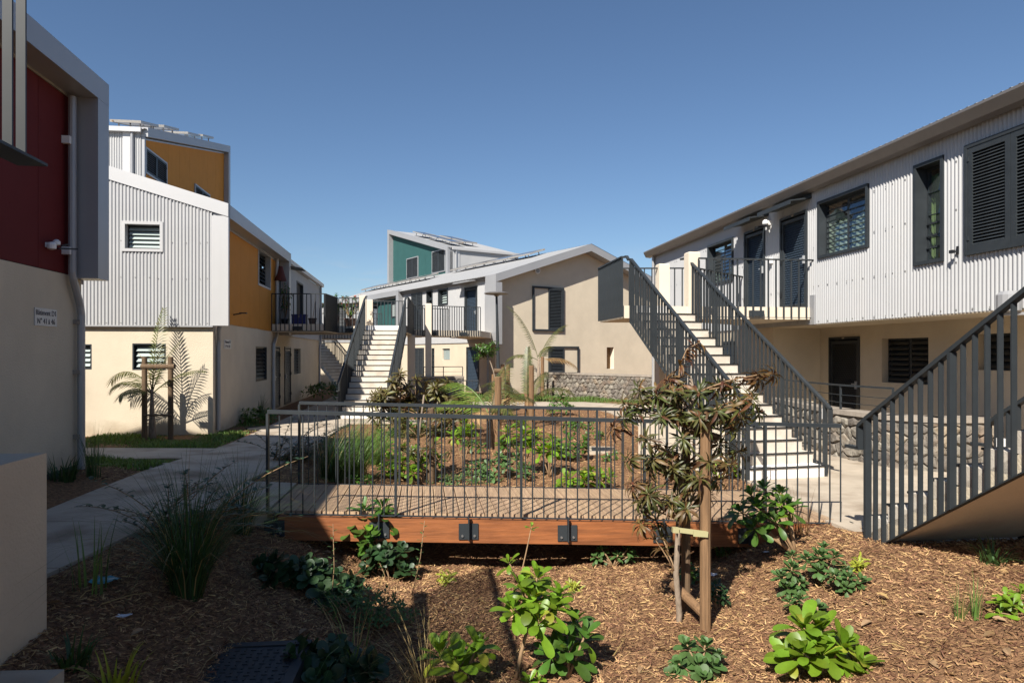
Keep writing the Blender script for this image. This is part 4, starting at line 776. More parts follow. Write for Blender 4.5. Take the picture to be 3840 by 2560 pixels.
# low rails by the gable house
t = thing('railing', (-3.6, 24.3, 0), 'low dark railing in front of the gable house entrance ramp', 'railing', 'ground level railings'); railing(t, [(-3.62, 24.05, 0), (-1.15, 24.1, 0)], 0.06, 0.92, 0.11, (.014, .014), (.045, .035), True, 8, .04, rnd=True)
t = thing('railing', (-3.4, 28.6, 0.3), 'thin dark handrail on the ramp wall below the gable house walkway', 'railing', 'ground level railings')
railing(t, [(-3.6, 28.3, .35), (-2.05, 28.8, .35)], 0.55, 0.97, 0.75, (.03, .03), (.04, .03), False)
for z in (.62, .78):
    m_ = MB(); m_.beam((-3.6, 28.3, .35 + z), (-2.05, 28.8, .35 + z), .012, .012); m_.build('rail_bar', 'dark_steel', t)
# ---- stone walls
def stone_wall(label, pts, z0, z1, th, cell, cap, group='rubble stone walls', limit=300, out=1):
    """pts: xy polyline, stones on the side to the right of travel * out"""
    t = thing('stone_wall', (pts[0][0], pts[0][1], z0), label, 'wall', group); segs = []; S = 0
    for p, q in zip(pts, pts[1:]): d = Vector((q[0] - p[0], q[1] - p[1], 0)); segs.append((S, Vector((p[0], p[1], 0)), d.normalized(), d.length)); S += d.length
    def pos(s, b, z):
        k = max(i for i in range(len(segs)) if segs[i][0] <= max(s, 0) + 1e-6); s0, p, d, L = segs[k]; n = Vector((d.y, -d.x, 0)) * out; off = p + d * (s - s0)
        return off + n * b + Vector((0, 0, z))
    zt = (lambda s: val(z1, s / S))
    mb = MB(); cp = MB()
    for s0, p, d, L in segs:
        n = Vector((d.y, -d.x, 0)) * out; f = Fr((p.x, p.y, 0), d, n); ext = .03
        mb.sbox(f, -ext, L + ext, -th, 0.0, z0 - .2, zt(s0) - .05, z0 - .2, zt(s0 + L) - .05)
        cp.sbox(f, -ext, L + ext, -th - .03, 0.05, zt(s0) - .049, zt(s0) + .03, zt(s0 + L) - .049, zt(s0 + L) + .03)
    mb.build('mortar_core', 'mortar', t)
    if cap: cp.build('coping', 'wall_cap', t)
    rng = random.Random(int(S * 100)); jit = {}
    def cr(x, z):
        k = (round(x / cell * 12), round(z / cell * 12))
        if k not in jit: jit[k] = (rng.uniform(-.20, .20) * cell, rng.uniform(-.20, .20) * cell)
        return x + jit[k][0], z + jit[k][1]
    rh = cell * .78; rows = int((max(zt(0), zt(S)) - z0) / rh) + 2; cnt = 0
    for r in range(rows):
        for c in range(int(S / cell) + 2):
            x = (c + .5 * (r % 2)) * cell; z = z0 + r * rh
            hexp = [cr(x + cell * .5, z - rh * .33), cr(x + cell * .5, z + rh * .33), cr(x, z + rh * .67), cr(x - cell * .5, z + rh * .33), cr(x - cell * .5, z - rh * .33), cr(x, z - rh * .67)]
            hexp = [(min(max(a, -.02), S + .02), min(max(b, z0 - .08), zt(min(max(a, 0), S)) - .06)) for a, b in hexp]
            cx_ = sum(h[0] for h in hexp) / 6; cz_ = sum(h[1] for h in hexp) / 6
            area = abs(sum(hexp[i][0] * hexp[(i + 1) % 6][1] - hexp[(i + 1) % 6][0] * hexp[i][1] for i in range(6))) / 2
            if area < cell * rh * .25: continue
            pr = rng.uniform(.025, .06) * min(1, cell / .2); m = MB(); ring0 = [(cx_ + (a - cx_) * .93, cz_ + (b - cz_) * .92) for a, b in hexp]; k1 = rng.uniform(.62, .75)
            tx, tz = rng.uniform(-.02, .02), rng.uniform(-.02, .02)
            ring1 = [(cx_ + (a - cx_) * k1 * rng.uniform(.9, 1.08) + tx * .3, cz_ + (b - cz_) * k1 * rng.uniform(.9, 1.08) + tz * .3) for a, b in hexp]
            v = [pos(a, -.01, b) for a, b in hexp and ring0] + [pos(a, pr * .55, b) for a, b in [(cx_ + (a - cx_) * .88, cz_ + (b - cz_) * .87) for a, b in hexp]] + [pos(a, pr + rng.uniform(-.012, .012), b) for a, b in ring1] + [pos(cx_ + tx, pr + rng.uniform(-.005, .018), cz_ + tz)]
            fs = [(i, (i + 1) % 6, 6 + (i + 1) % 6, 6 + i) for i in range(6)] + [(6 + i, 6 + (i + 1) % 6, 12 + (i + 1) % 6, 12 + i) for i in range(6)] + [(12 + i, 12 + (i + 1) % 6, 18) for i in range(6)]
            m.add(v, fs)
            if cnt < limit: m.build('stone', 'stone', t)
            cnt += 1
    return t
stone_wall('long low rubble stone wall below the gable house windows', [(1.2, 32.1), (3.2, 29.9), (5.9, 26.9)], -.05, lambda t: 1.0, .3, .235, True)
stone_wall('rubble stone retaining wall with flat coping behind the right staircase', [(6.05, 16.0), (5.86, 14.2), (5.88, 12.6), (6.18, 11.4), (6.72, 10.92), (7.7, 10.95)], -.02, .82, .35, .215, True)
stone_wall('dark stone ramp wall in the shade under the gable house walkway', [(-3.8, 27.9), (-2.0, 28.45)], -.05, .92, .3, .2, True)
t = thing('railing', (5.9, 15.5, .85), 'slim grey handrail with thin wires on top of the curved stone wall', 'railing', 'ground level railings')
pl = [(6.05, 15.6, .85), (6.0, 14.2, .85), (6.02, 12.7, .85), (6.32, 11.5, .85)]; railing(t, pl, .0, .42, 1.2, (.04, .012), (.045, .03), False)
for z in (.12, .26):
    for p, q in zip(pl, pl[1:]): m_ = MB(); m_.beam(Vector(p) + Vector((0, 0, z)), Vector(q) + Vector((0, 0, z)), .012, .012); m_.build('rail_bar', 'dark_steel', t)
# ------------------------------------------------------------------ footbridge
NL, NRt, FL, FRt = Vector((-2.59, 7.42, .185)), Vector((3.62, 7.76, .0)), Vector((-2.82, 9.13, .145)), Vector((3.45, 9.36, .0))
FB = thing('footbridge', (0.5, 8.4, -.3), 'timber footbridge with grooved deck planks over the planted swale', 'footbridge')
npl = 46
for i in range(npl):
    t0, t1 = i / npl, (i + 1) / npl; g = .010
    a, b = NL.lerp(NRt, t0), NL.lerp(NRt, t1); c, d = FL.lerp(FRt, t0), FL.lerp(FRt, t1); u = (b - a).normalized(); a = a + u * g / 2; b = b - u * g / 2; c = c + u * g / 2; d = d - u * g / 2
    over = (a - c).normalized() * .0; j = random.uniform(-.003, .003); m_ = MB(); ng = 6; dz = Vector((0, 0, -.006)); top = []
    m_.hexa([a + Vector((0, 0, -.038)), b + Vector((0, 0, -.038)), d + Vector((0, 0, -.038)), c + Vector((0, 0, -.038)), a + dz, b + dz, d + dz, c + dz])
    for k in range(ng):
        p0, p1 = (k + .18) / ng, (k + .82) / ng; A0, A1, C0, C1 = a.lerp(b, p0), a.lerp(b, p1), c.lerp(d, p0), c.lerp(d, p1); zz = Vector((0, 0, j))
        m_.hexa([A0 + dz, A1 + dz, C1 + dz, C0 + dz, A0 + zz, A1 + zz, C1 + zz, C0 + zz])
    m_.build('plank', 'deck_wood', FB)
un = (NRt - NL).normalized(); uf = (NRt - FRt).normalized()
for p, q, off in ((NL, NRt, .055), (FL, FRt, -.055)):
    m_ = MB(); w_ = Vector((uf.x, uf.y, 0)) * off; dn = Vector((0, 0, -.045 - .125)); m_.beam(p + w_ + dn + un * .1, q + w_ + dn - un * .08, .075, .25); m_.build('beam', 'beam_wood', FB)
m_ = MB(); 
for tt in (.25, .5, .75): m_.beam(NL.lerp(NRt, tt) + Vector((0, 0, -.16)), FL.lerp(FRt, tt) + Vector((0, 0, -.16)), .06, .2)
m_.build('joist', 'dark_stake_wood', FB)
bfn = Fr(NL + Vector((uf.x, uf.y, 0)) * .095, un, uf)
Lb = (NRt - NL).length
for px in (1030, 1425, 1757, 2120, 2465, 2768, 3128):
    a = bfn.px(px, 1980)[0]; zc = -.17 + (NRt.z - NL.z) * a / Lb; m_ = MB(); m_.box(bfn, a - .105, a + .105, .0, .012, zc - .085, zc + .085); m_.box(bfn, a - .006, a + .006, .012, .07, zc - .085, zc + .18)
    br = m_.build('post_bracket', 'dark_steel', FB)
    for dx in (-.065, .065): m_ = MB(); m_.tube([bfn(a + dx, .012, zc - .045), bfn(a + dx, .026, zc - .045)], .013, 8); m_.build('bolt', 'screw_metal', br)
up = Vector((0, 0, .02)); off = Vector((uf.x, uf.y, 0)) * .10
railing(FB, [NL + off + up, NRt + off + up], -.03, 1.02, .121, (.016, .016), (.046, .040), True, 11, .05, rnd=True)
railing(FB, [FL - off + up, FRt - off + up], -.03, 1.02, .121, (.016, .016), (.046, .040), True, 11, .05, rnd=True)
# ------------------------------------------------------------------ lamp post, covers, litter, balcony things
lp = at(1872, 1528, 24.2); LPt = thing('street_lamp', lp, 'slim dark lamp post with flat round head in front of the gable house', 'lamp post')
tx = at(1862, 1108, 24.2); m_ = MB(); m_.tube([lp + Vector((0, 0, -.1)), lp.lerp(tx, .35), tx], [.075, .06, .04], 12); m_.build('pole', 'dark_steel', LPt)
m_ = MB(); m_.lathe(tx + Vector((0, 0, -.03)), [(.06, 0), (.10, .04), (.38, .07), (.43, .09), (.43, .115), (.30, .15), (.05, .17)], 22); m_.build('lamp_head', 'gutter_metal', LPt)
def cover(label, c, u, a, b, h, m='iron_cover', rim='concrete', name='manhole_cover', knob=True):
    f = Fr((c[0], c[1], 0), u, (-u[1], u[0])); t = thing(name, (c[0], c[1], c[2]), label, 'manhole cover', 'access covers'); z = c[2]
    m_ = MB(); r = .07; tunnelish = [(-a - r, a + r, -b - r, -b), (-a - r, a + r, b, b + r), (-a - r, -a, -b, b), (a, a + r, -b, b)]
    for x0, x1, y0, y1 in tunnelish: m_.box(f, x0, x1, y0, y1, z - .15, z + h)
    m_.build('rim', rim, t); m_ = MB(); m_.box(f, -a + .005, a - .005, -b + .005, b - .005, z - .12, z + h - .008)
    if knob:
        n = int(a / .055); k2 = int(b / .055)
        for i in range(-n, n):
            for j in range(-k2, k2):
                x, y = (i + .5) * .055, (j + .5) * .055; w_ = .018 if (i + j) % 2 else .006; m_.box(f, x - w_, x + w_, y - (.024 - w_), y + (.024 - w_), z + h - .008, z + h - .003)
    m_.build('lid', m, t); return t
g = ground_at(860, 2500); cover('large black checkered cover sunk in the mulch at the bottom left', (g.x + .0, g.y - .16, g.z + .01), (.99, .1), .44, .36, .035, rim='iron_cover')
g = ground_at(2278, 1690); cover('square grey gridded cover in the mulch beside the cream plinth', (g.x, g.y, g.z), (1, -.1), .33, .33, .04)
g = ground_at(1540, 1585); cover('dark flat cover in the far planting bed', (g.x, g.y, g.z), (1, -.2), .4, .35, .05, m='gutter_metal')
g = at(475, 1762, 10.6); cover('rectangular drain grating between the path and the grass', (g.x, g.y, .135), (.99, .1), .5, .2, .01)
g = ground_at(990, 1608); t = thing('manhole_cover', (g.x, g.y, .03), 'round cover set in the sunlit strip of path', 'manhole cover', 'access covers'); m_ = MB(); m_.lathe((g.x, g.y, path_zl(g.y) - .02), [(.42, 0), (.42, .028), (.38, .03)], 24); m_.build('lid', 'iron_cover', t)
g = ground_at(115, 2553); m_ = MB(); m_.box(Fr((g.x - .35, g.y - .25, 0), (1, .05), (-.05, 1)), -.4, .55, -.3, .22, g.z - .1, g.z + .06); tag(m_.build('concrete_slab', 'concrete', None, loc=(g.x, g.y, g.z)), 'grey concrete slab edge at the bottom left of the mulch', 'slab')
for px, py, nm, mm, s, lab in ((395, 2190, 'litter', 'litter_blue', .09, 'crumpled turquoise wrapper in the shaded mulch'), (465, 2325, 'litter', 'litter_white', .045, 'small pale paper scrap in the shaded mulch'), (2672, 2162, 'litter', 'litter_white', .05, 'white card lying in the shadow of the bronze tree'), (2872, 2078, 'litter', 'litter_white', .03, 'tiny white scrap behind the bronze tree shadow')):
    g = ground_at(px, py); m_ = MB(); n = 4
    P = [[g + Vector(((i / n - .5) * 2 * s, (j / n - .5) * 1.4 * s, .02 + random.uniform(0, .35) * s)) for j in range(n + 1)] for i in range(n + 1)]
    for i in range(n):
        for j in range(n): m_.face([P[i][j], P[i + 1][j], P[i + 1][j + 1], P[i][j + 1]])
    tag(m_.build(nm, mm, None, loc=g), lab, 'litter')
def pot(label, x, y, z, r, h, m='terracotta'):
    m_ = MB(); m_.lathe((x, y, z), [(r * .72, 0), (r * .95, h * .85), (r * 1.06, h * .86), (r * 1.06, h), (r * .9, h), (r * .88, h * .9)], 16); tag(m_.build('plant_pot', m, None, loc=(x, y, z)), label, 'plant pot', 'pots on the walkways')
zb = FFL
p = at(1052, 1180, 23.4); lt = thing('floor_lamp', (p.x, p.y, zb), 'burgundy shaded lamp standing on the orange house balcony', 'lamp'); m_ = MB(); m_.tube([(p.x, p.y, zb), (p.x, p.y, zb + 1.5)], .015, 8); m_.lathe((p.x, p.y, zb), [(.12, 0), (.12, .03), (.02, .05)], 12); m_.build('stand', 'black_plastic', lt)
m_ = MB(); m_.lathe((p.x, p.y, zb + 1.48), [(.2, 0), (.19, .03), (.07, .48), (.065, .49)], 18); m_.build('lamp_shade', 'lamp_shade', lt)
p = at(1124, 1210, 23.6); t = thing('storage_box', (p.x, p.y, zb), 'dark blue lidded box on the orange house balcony floor', 'box'); m_ = MB(); f = Fr((p.x, p.y, 0), (1, .1), (-.1, 1)); m_.box(f, -.23, .23, -.18, .18, zb, zb + .3); m_.build('body', 'blue_box', t); m_ = MB(); m_.box(f, -.245, .245, -.195, .195, zb + .3, zb + .35); m_.build('lid', 'blue_box', t); m_ = MB(); m_.box(f, -.03, .03, -.205, -.195, zb + .24, zb + .32); m_.build('latch', 'wall_cap', t)
p = at(1172, 1215, 23.5); pot('brown pot with a dry stick on the orange house balcony', p.x, p.y, zb, .14, .22)
m_ = MB(); m_.tube([(p.x, p.y, zb + .15), (p.x + .05, p.y, zb + .5), (p.x + .09, p.y, zb + .85)], [.012, .009, .004], 6); tag(m_.build('dry_stem', 'stem_brown', None, loc=(p.x, p.y, zb + .15)), 'bare thin stick standing in the brown balcony pot', 'plant')
pA = at(1068, 1215, 23.6); pot('small black pot under the bamboo on the orange house balcony', pA.x, pA.y, zb, .13, .2, 'black_plastic')
pB = at(1246, 1220, 25.2); pot('large ribbed brown pot of a red flowering shrub on the walkway', pB.x, pB.y, zb, .25, .38); pC = at(1314, 1222, 25.2); pot('plain brown pot of the rightmost flowering shrub on the walkway', pC.x, pC.y, zb, .22, .3)
# ------------------------------------------------------------------ plants
def leaf_geo(L, W, a=1.0, b=0.7, droop=0.5, fold=0.25, n=5, wav=0.0):
    """leaf along +Y, face +Z"""
    v = []; f = []; y = z = 0.0; mx = max((i / 40) ** a * (1 - i / 40) ** b for i in range(1, 40))
    for i in range(n + 1):
        t = 1 - (1 - i / n) ** 1.5; w = W / 2 * max(0.05 if i == 0 else 0.0, t ** a * (1 - t) ** b / mx) if i < n else 0.0; st = (1 - (1 - (i + 1) / n) ** 1.5 - t) * L if i < n else 0; h = fold * w; k = wav * math.sin(i * 2.1) * W
        v += [(-w, y, z + h + k), (0, y, z), (w, y, z + h - k)]
        ang = -droop * (t + .5 / n); y += st * math.cos(ang); z += st * math.sin(ang)
    for i in range(n):
        o = i * 3
        if i < n - 1: f += [(o, o + 1, o + 4, o + 3), (o + 1, o + 2, o + 5, o + 4)]
        else: f += [(o, o + 1, o + 4), (o + 1, o + 2, o + 4)]
    return v, f
def leaf_meshes(name, m, specs):
    out = []
    for s in specs:
        v, f = leaf_geo(**s); me = bpy.data.meshes.new(name); me.from_pydata(v, [], f); me.materials.append(MATS[m]); me.polygons.foreach_set('use_smooth', [True] * len(f)); me.update(); out.append((me, v, f))
    return out
LEAF = {
 'scaev': leaf_meshes('leaf', 'leaf_bright', [dict(L=.17, W=.060, a=1.3, b=.45, droop=d, fold=.22, n=8) for d in (.2, .55, 1.0)] + [dict(L=.12, W=.06, a=1.3, b=.30, droop=.4, fold=.3, n=6)]),
 'scaevd': leaf_meshes('leaf', 'leaf_mid', [dict(L=.17, W=.060, a=1.3, b=.45, droop=d, fold=.22, n=8) for d in (.2, .55, 1.0)] + [dict(L=.12, W=.06, a=1.3, b=.30, droop=.4, fold=.3, n=6)]),
 'blue': leaf_meshes('leaf', 'leaf_blue', [dict(L=.085, W=.036, a=1.2, b=.5, droop=d, fold=.25, n=5) for d in (.1, .5, .9)]),
 'round': leaf_meshes('leaf', 'leaf_blue', [dict(L=.085, W=.06, a=.75, b=.5, droop=d, fold=.15, n=6) for d in (.1, .5)]),
 'dark': leaf_meshes('leaf', 'leaf_dark', [dict(L=.10, W=.066, a=.8, b=.5, droop=d, fold=.15, n=6) for d in (.1, .6)]),
 'vine': leaf_meshes('leaf', 'leaf_dark', [dict(L=.072, W=.038, a=.8, b=.9, droop=d, fold=.2, n=4) for d in (.2, .8)]),
 'bronze': leaf_meshes('leaf', 'leaf_bronze', [dict(L=l, W=.026, a=.9, b=1.0, droop=d, fold=.4, n=6, wav=.08) for l, d in ((.17, .7), (.20, 1.3), (.15, .3), (.19, 1.8))]),
 'olive': leaf_meshes('leaf', 'leaf_olive', [dict(L=l, W=.042, a=.9, b=1.0, droop=d, fold=.35, n=5) for l, d in ((.17, .5), (.20, .9), (.15, .2))]),
 'rust': leaf_meshes('leaf', 'leaf_rust', [dict(L=l, W=.034, a=.9, b=1.0, droop=d, fold=.5, n=6, wav=.08) for l, d in ((.16, .9), (.20, 1.6))]),
 'mid': leaf_meshes('leaf', 'leaf_mid', [dict(L=.09, W=.036, a=.9, b=.8, droop=d, fold=.25, n=5) for d in (.3, .9)]),
 'lime': leaf_meshes('leaf', 'leaf_yellow', [dict(L=.10, W=.022, a=1.0, b=.8, droop=d, fold=.3, n=5, wav=.12) for d in (.2, .7)]),
 'tiny': leaf_meshes('leaf', 'leaf_blue', [dict(L=.035, W=.015, a=.9, b=.8, droop=.3, fold=.2, n=4)]),
}
def orient(d, up):
    d = Vector(d).normalized(); x = d.cross(Vector(up))
    if x.length < 1e-4: x = d.cross(Vector((1, 0, .2)))
    x.normalize(); z = x.cross(d); return Matrix((x, d, z)).transposed()
for _k in ('scaev', 'scaevd'):
    LEAF[_k] = LEAF[_k] * 4 + leaf_meshes('leaf', 'leaf_yellow' if _k == 'scaev' else 'leaf_bright', [dict(L=.15, W=.06, a=1.3, b=.42, droop=1.2, fold=.35, n=8)])
LEAF['bronze'] = LEAF['bronze'] * 2 + LEAF['rust']
class Plant:
    def __init__(s, name, label, cat, loc, group, nmax=300, joined=False, rng=None):
        s.t = thing(name, loc, label, cat, group); s.n = 0; s.max = 0 if joined else nmax; s.rest = {}; s.rng = rng or random; s.name = 'leaf'
    def leaf(s, kind, pos, d, up=(0, 0, 1), sc=1.0):
        me, v, f = s.rng.choice(LEAF[kind]); R = orient(d, up) * sc
        if s.n < s.max: inst('leaf', me, s.t, pos, R)
        else:
            mm = me.materials[0].name; s.rest.setdefault(mm, MB()).add(v, f, Matrix.Translation(pos) @ R.to_4x4())
        s.n += 1
    def whorl(s, kind, pos, axis, n, e0=80, e1=-10, sc=1.0, jit=12, s0=.55, r0=0.0):
        axis = Vector(axis).normalized(); x = axis.orthogonal().normalized(); y = axis.cross(x); ph = s.rng.uniform(0, 6.28)
        for i in range(n):
            t = (i + .5) / n; e = math.radians(e0 + (e1 - e0) * t + s.rng.uniform(-jit, jit)); a = ph + i * 2.39996 + s.rng.uniform(-.2, .2)
            rad = x * math.cos(a) + y * math.sin(a); d = rad * math.cos(e) + axis * math.sin(e); z = axis * math.cos(e) - rad * math.sin(e)
            s.leaf(kind, Vector(pos) - axis * (.05 * t * sc) + rad * r0, d, z, sc * (s0 + (1 - s0) * min(1, t * 2.2)) * s.rng.uniform(.85, 1.12))
    def stem(s, pts, r, m='stem_brown', name='stem', n=7):
        mb = MB(); mb.tube(pts, r, n); return mb.build(name, m, s.t, smooth=True)
    def done(s):
        for mm, mb in s.rest.items(): mb.build('foliage', mm, s.t, smooth=True, kind='stuff')
        return s
def bend(p, q, k=4, sag=.15):
    p = Vector(p); q = Vector(q); c = (p + q) / 2 + Vector((random.uniform(-1, 1) * .3, random.uniform(-1, 1) * .3, .5)) * sag * (q - p).length
    return [p * (1 - t) ** 2 + c * 2 * t * (1 - t) + q * t * t for t in [i / k for i in range(k + 1)]]
def shrub(label, px, py, heads, kind='scaev', sc=1.0, nleaf=20, group='broad leaved young shrubs', joined=False, name='shrub', e1=-15, stem_r=.012, fork=None):
    """base at a pixel on the ground; heads: offsets (dx, dy, dz) with size"""
    g = ground_at(px, py); P = Plant(name, label, 'shrub', g, group, joined=joined)
    if fork: P.stem(bend(g, g + Vector(fork), 4, .12), [stem_r * 1.3, stem_r * 1.2, stem_r * 1.1, stem_r, stem_r])
    for h in heads:
        q = g + Vector(h[:3]); ax = Vector((h[0] * .8, h[1] * .8 - .12, .25 + h[2])); k = h[3] if len(h) > 3 else 1.0
        if h[2] > .08: P.stem(bend(g + Vector(fork or (0, 0, 0)), q), [stem_r, stem_r * .9, stem_r * .8, stem_r * .7, stem_r * .55])
        P.whorl(kind, q, ax, int(nleaf * (h[4] if len(h) > 4 else 1)), 82, e1, sc * k)
    return P.done()
def scatter_shrub(label, px, py, w, d, h, n, kind, sc, group, joined=False, stems=6, name='shrub', nl=9, updir=.9):
    g = ground_at(px, py); P = Plant(name, label, 'shrub', g, group, joined=joined)
    for i in range(n):
        a = random.uniform(0, 6.28); r = math.sqrt(random.random()); x, y = math.cos(a) * r * w / 2, math.sin(a) * r * d / 2; z = h * (1 - .6 * r * r) * random.uniform(.45, 1)
        q = Vector((g.x + x, g.y + y, hz(g.x + x, g.y + y) + z)); b = Vector((g.x + x * .3, g.y + y * .3, hz(g.x + x * .3, g.y + y * .3)))
        if i < stems: P.stem(bend(b, q), [.006, .005, .005, .004, .003], n=5)
        P.whorl(kind, q, (x * .9, y * .9 - .1, updir * (h + .1)), nl, 75, -20, sc)
    return P.done()
# ---- front bed: broad leaved shrubs
GB = 'broad leaved young shrubs'
shrub('tall bright green shrub on a bare bent stem in the middle of the front mulch', 1935, 2550, [(.12, .05, .54, 1.3, 1.5), (-.02, -.03, .50, 1.15), (.25, .0, .50, 1.15), (.15, .14, .66, 1.05), (.04, .12, .60, 1.1), (.16, -.08, .44, 1.3, .7), (.30, .1, .55, .95)], nleaf=17, fork=(.09, .04, .36))
shrub('largest glossy light green shrub near the bottom right corner', 3085, 2535, [(0, 0, .16, 1.5, 1.3), (-.15, -.05, .18, 1.3), (.15, .02, .20, 1.3), (.05, .16, .24, 1.4), (-.07, .14, .28, 1.5), (.22, -.06, .12, 1.15), (-.2, .05, .1, 1.2)], nleaf=16, e1=12)
shrub('dark green glossy shrub in front of the left part of the bridge beam', 1385, 2130, [(.0, 0, .50, 1.45, 1.3), (.17, .0, .55, 1.25), (-.18, .05, .48, 1.35), (.02, -.1, .38, 1.4), (.12, .1, .64, 1.1), (-.07, .08, .62, 1.15), (.0, .05, .3, 1.4), (.28, .05, .46, 1.1)], 'scaevd', nleaf=15, group=GB)
shrub('dense green shrub leaning on two bare stems in front of the right bridge end', 2985, 2085, [(-.34, .08, .46, 1.3, 1.3), (-.15, 0, .52, 1.2), (-.52, .1, .42, 1.25), (-.25, .18, .64, 1.1), (-.02, .1, .46, 1.1), (-.44, -.06, .30, 1.2), (-.22, -.05, .36, 1.2), (-.4, .15, .58, 1.05), (-.1, .15, .6, 1.0)], 'scaevd', nleaf=15, stem_r=.016)
shrub('low bright shrub at the right of the bottom centre in half shade', 2130, 2545, [(0, 0, .18, 1.25, 1.1), (.12, .06, .26, 1.15), (-.12, .03, .16, 1.15), (.05, .12, .34, 1.1)], 'scaevd', nleaf=14)
shrub('light green shrub with upright leaves cut by the bottom edge', 1720, 2590, [(0, 0, .18, 1.4, 1.2), (.12, .08, .26, 1.15), (-.12, .05, .22, 1.2)], nleaf=14, e1=15)
shrub('small pale shrub with two leaf heads on thin stems below the bridge', 1945, 2190, [(-.10, 0, .22, 1.0, .6), (.13, .10, .55, .55, .7)], nleaf=12, stem_r=.008)
shrub('small sprout at the foot of the tall bare stem shrub', 1985, 2580, [(0, 0, .05, .6), (.06, .02, .04, .5)], nleaf=11)
shrub('round leaved bluish shrub at the bottom edge right of centre', 2620, 2540, [(0, 0, .10, 1.25, 1.2), (-.14, .02, .09, 1.2), (.12, .03, .08, 1.2), (-.06, .1, .2, 1.1), (.08, .12, .19, 1.15), (-.2, -.04, .05, 1.0), (.0, -.09, .06, 1.1), (.16, .1, .12, 1.0)], 'round', nleaf=13, group='bluish green small shrubs')
GS = 'bluish green small shrubs'
shrub('whorled green shrub in front of the bridge beam left of the bronze tree', 2300, 2125, [(-.13, 0, .20, 1.1), (.05, -.02, .14, 1.0), (.16, .0, .20, 1.1), (-.1, .02, .10, 1.0), (.22, .05, .12, 1.0), (-.2, -.03, .12, 1.0)], 'blue', nleaf=16, group=GS)
shrub('tallest whorled shrub below the right bridge end', 3075, 2190, [(0, 0, .26, 1.2, 1.3), (.14, .02, .24, 1.1), (-.1, .04, .22, 1.1), (.06, .06, .31, 1.0), (.2, 0, .14, 1.1), (-.05, -.08, .15, 1.1)], 'blue', nleaf=20, group=GS)
shrub('whorled shrub left of the tallest one below the right bridge end', 2970, 2235, [(0, 0, .26, 1.2, 1.2), (-.1, 0, .19, 1.1), (.06, -.03, .13, 1.2), (-.06, -.05, .10, 1.1), (.02, .05, .35, .9)], 'blue', nleaf=20, group=GS)
shrub('spreading whorled shrub on a creeping stem beside a yellow tuft', 3180, 2225, [(0, 0, .13, 1.1), (-.11, .02, .14, 1.0), (.10, -.02, .11, 1.1), (.03, .08, .16, .9), (-.04, -.05, .07, 1.0)], 'blue', nleaf=17, group=GS)
shrub('small whorled shrub nearest the largest glossy shrub', 3065, 2318, [(0, 0, .10, 1.2, 1.3), (-.12, .05, .14, 1.0), (-.17, .12, .10, .9), (.05, .03, .06, 1.0)], 'blue', nleaf=17, group=GS)
for px, py, w_, lab in ((1670, 2185, .2, 'yellow green tuft in the sunny mulch left of the stake shadows'), (2150, 2220, .13, 'small yellow tuft right of the tall bare stem shrub'), (3225, 2140, .13, 'yellow tuft with an orange tip below the right bridge end')):
    scatter_shrub(lab, px, py, w_, w_, .12, 7, 'lime', .9, 'yellow green tufts', nl=7, stems=0, name='tuft')
scatter_shrub('dark round leaved ground cover patch in the shade below the bridge', 1180, 2225, 1.05, .6, .26, 52, 'dark', 1.35, 'dark ground cover patches', nl=7, stems=4)
scatter_shrub('dark whorled ground cover right of the round leaved patch', 1470, 2180, .6, .5, .42, 30, 'dark', 1.05, 'dark ground cover patches', nl=8, stems=8)
scatter_shrub('round leaved ground cover patch cut by the bottom edge', 1240, 2540, .66, .5, .24, 30, 'dark', 1.35, 'dark ground cover patches', nl=7, stems=3)
scatter_shrub('fine grey leaved trailing plant between the dark ground cover patches', 1380, 2350, .9, .5, .36, 80, 'tiny', 1.5, 'fine leaved trailing plants', nl=9, stems=26, joined=True)
for px, py, s_, lab in ((1240, 2290, .75, 'thin upright sprig rising from the dark ground cover'), (1545, 2230, .7, 'thin leaning sprig beside the dark whorled ground cover')):
    g = ground_at(px, py); P = Plant('sprig', lab, 'plant', g, 'thin sprigs'); top = g + Vector((.12 if px > 1400 else .02, 0, s_)); P.stem([g, g.lerp(top, .5) + Vector((.02, 0, 0)), top], [.006, .004, .003], n=5)
    for i in range(18):
        t = .2 + .8 * i / 18; P.leaf('tiny', g.lerp(top, t), (math.cos(i * 2.4), math.sin(i * 2.4), .4), sc=1.4)
    P.done()
for px, py, lab in ((640, 2010, 'dark trailing shrub arching over the left path edge'), (1080, 1730, 'dark tangled shrub left of the tall grass behind the bridge end')):
    g = ground_at(px, py); P = Plant('shrub', lab, 'shrub', g, 'dark trailing shrubs')
    for i in range(46):
        a = random.uniform(-2.6, 1.2); L = random.uniform(.5, 1.25); d = Vector((math.cos(a) * .9, math.sin(a) * .35, random.uniform(.35, 1.0))); b = g + Vector((random.uniform(-.3, .3), random.uniform(-.2, .2), 0)); pts = [b + d * (L * t) + Vector((0, 0, -.35 * L * t * t)) for t in [k / 6 for k in range(7)]]; P.stem(pts, [.005] * 5 + [.003, .002], n=4)
        for k in range(int(L * 22)):
            t = .15 + .85 * k / (L * 22); P.leaf('vine', b + d * (L * t) + Vector((0, 0, -.35 * L * t * t)), (math.cos(k * 2.4 + i) * .8, math.sin(k * 2.4 + i) * .8, .35), sc=random.uniform(.8, 1.25))
    P.done()
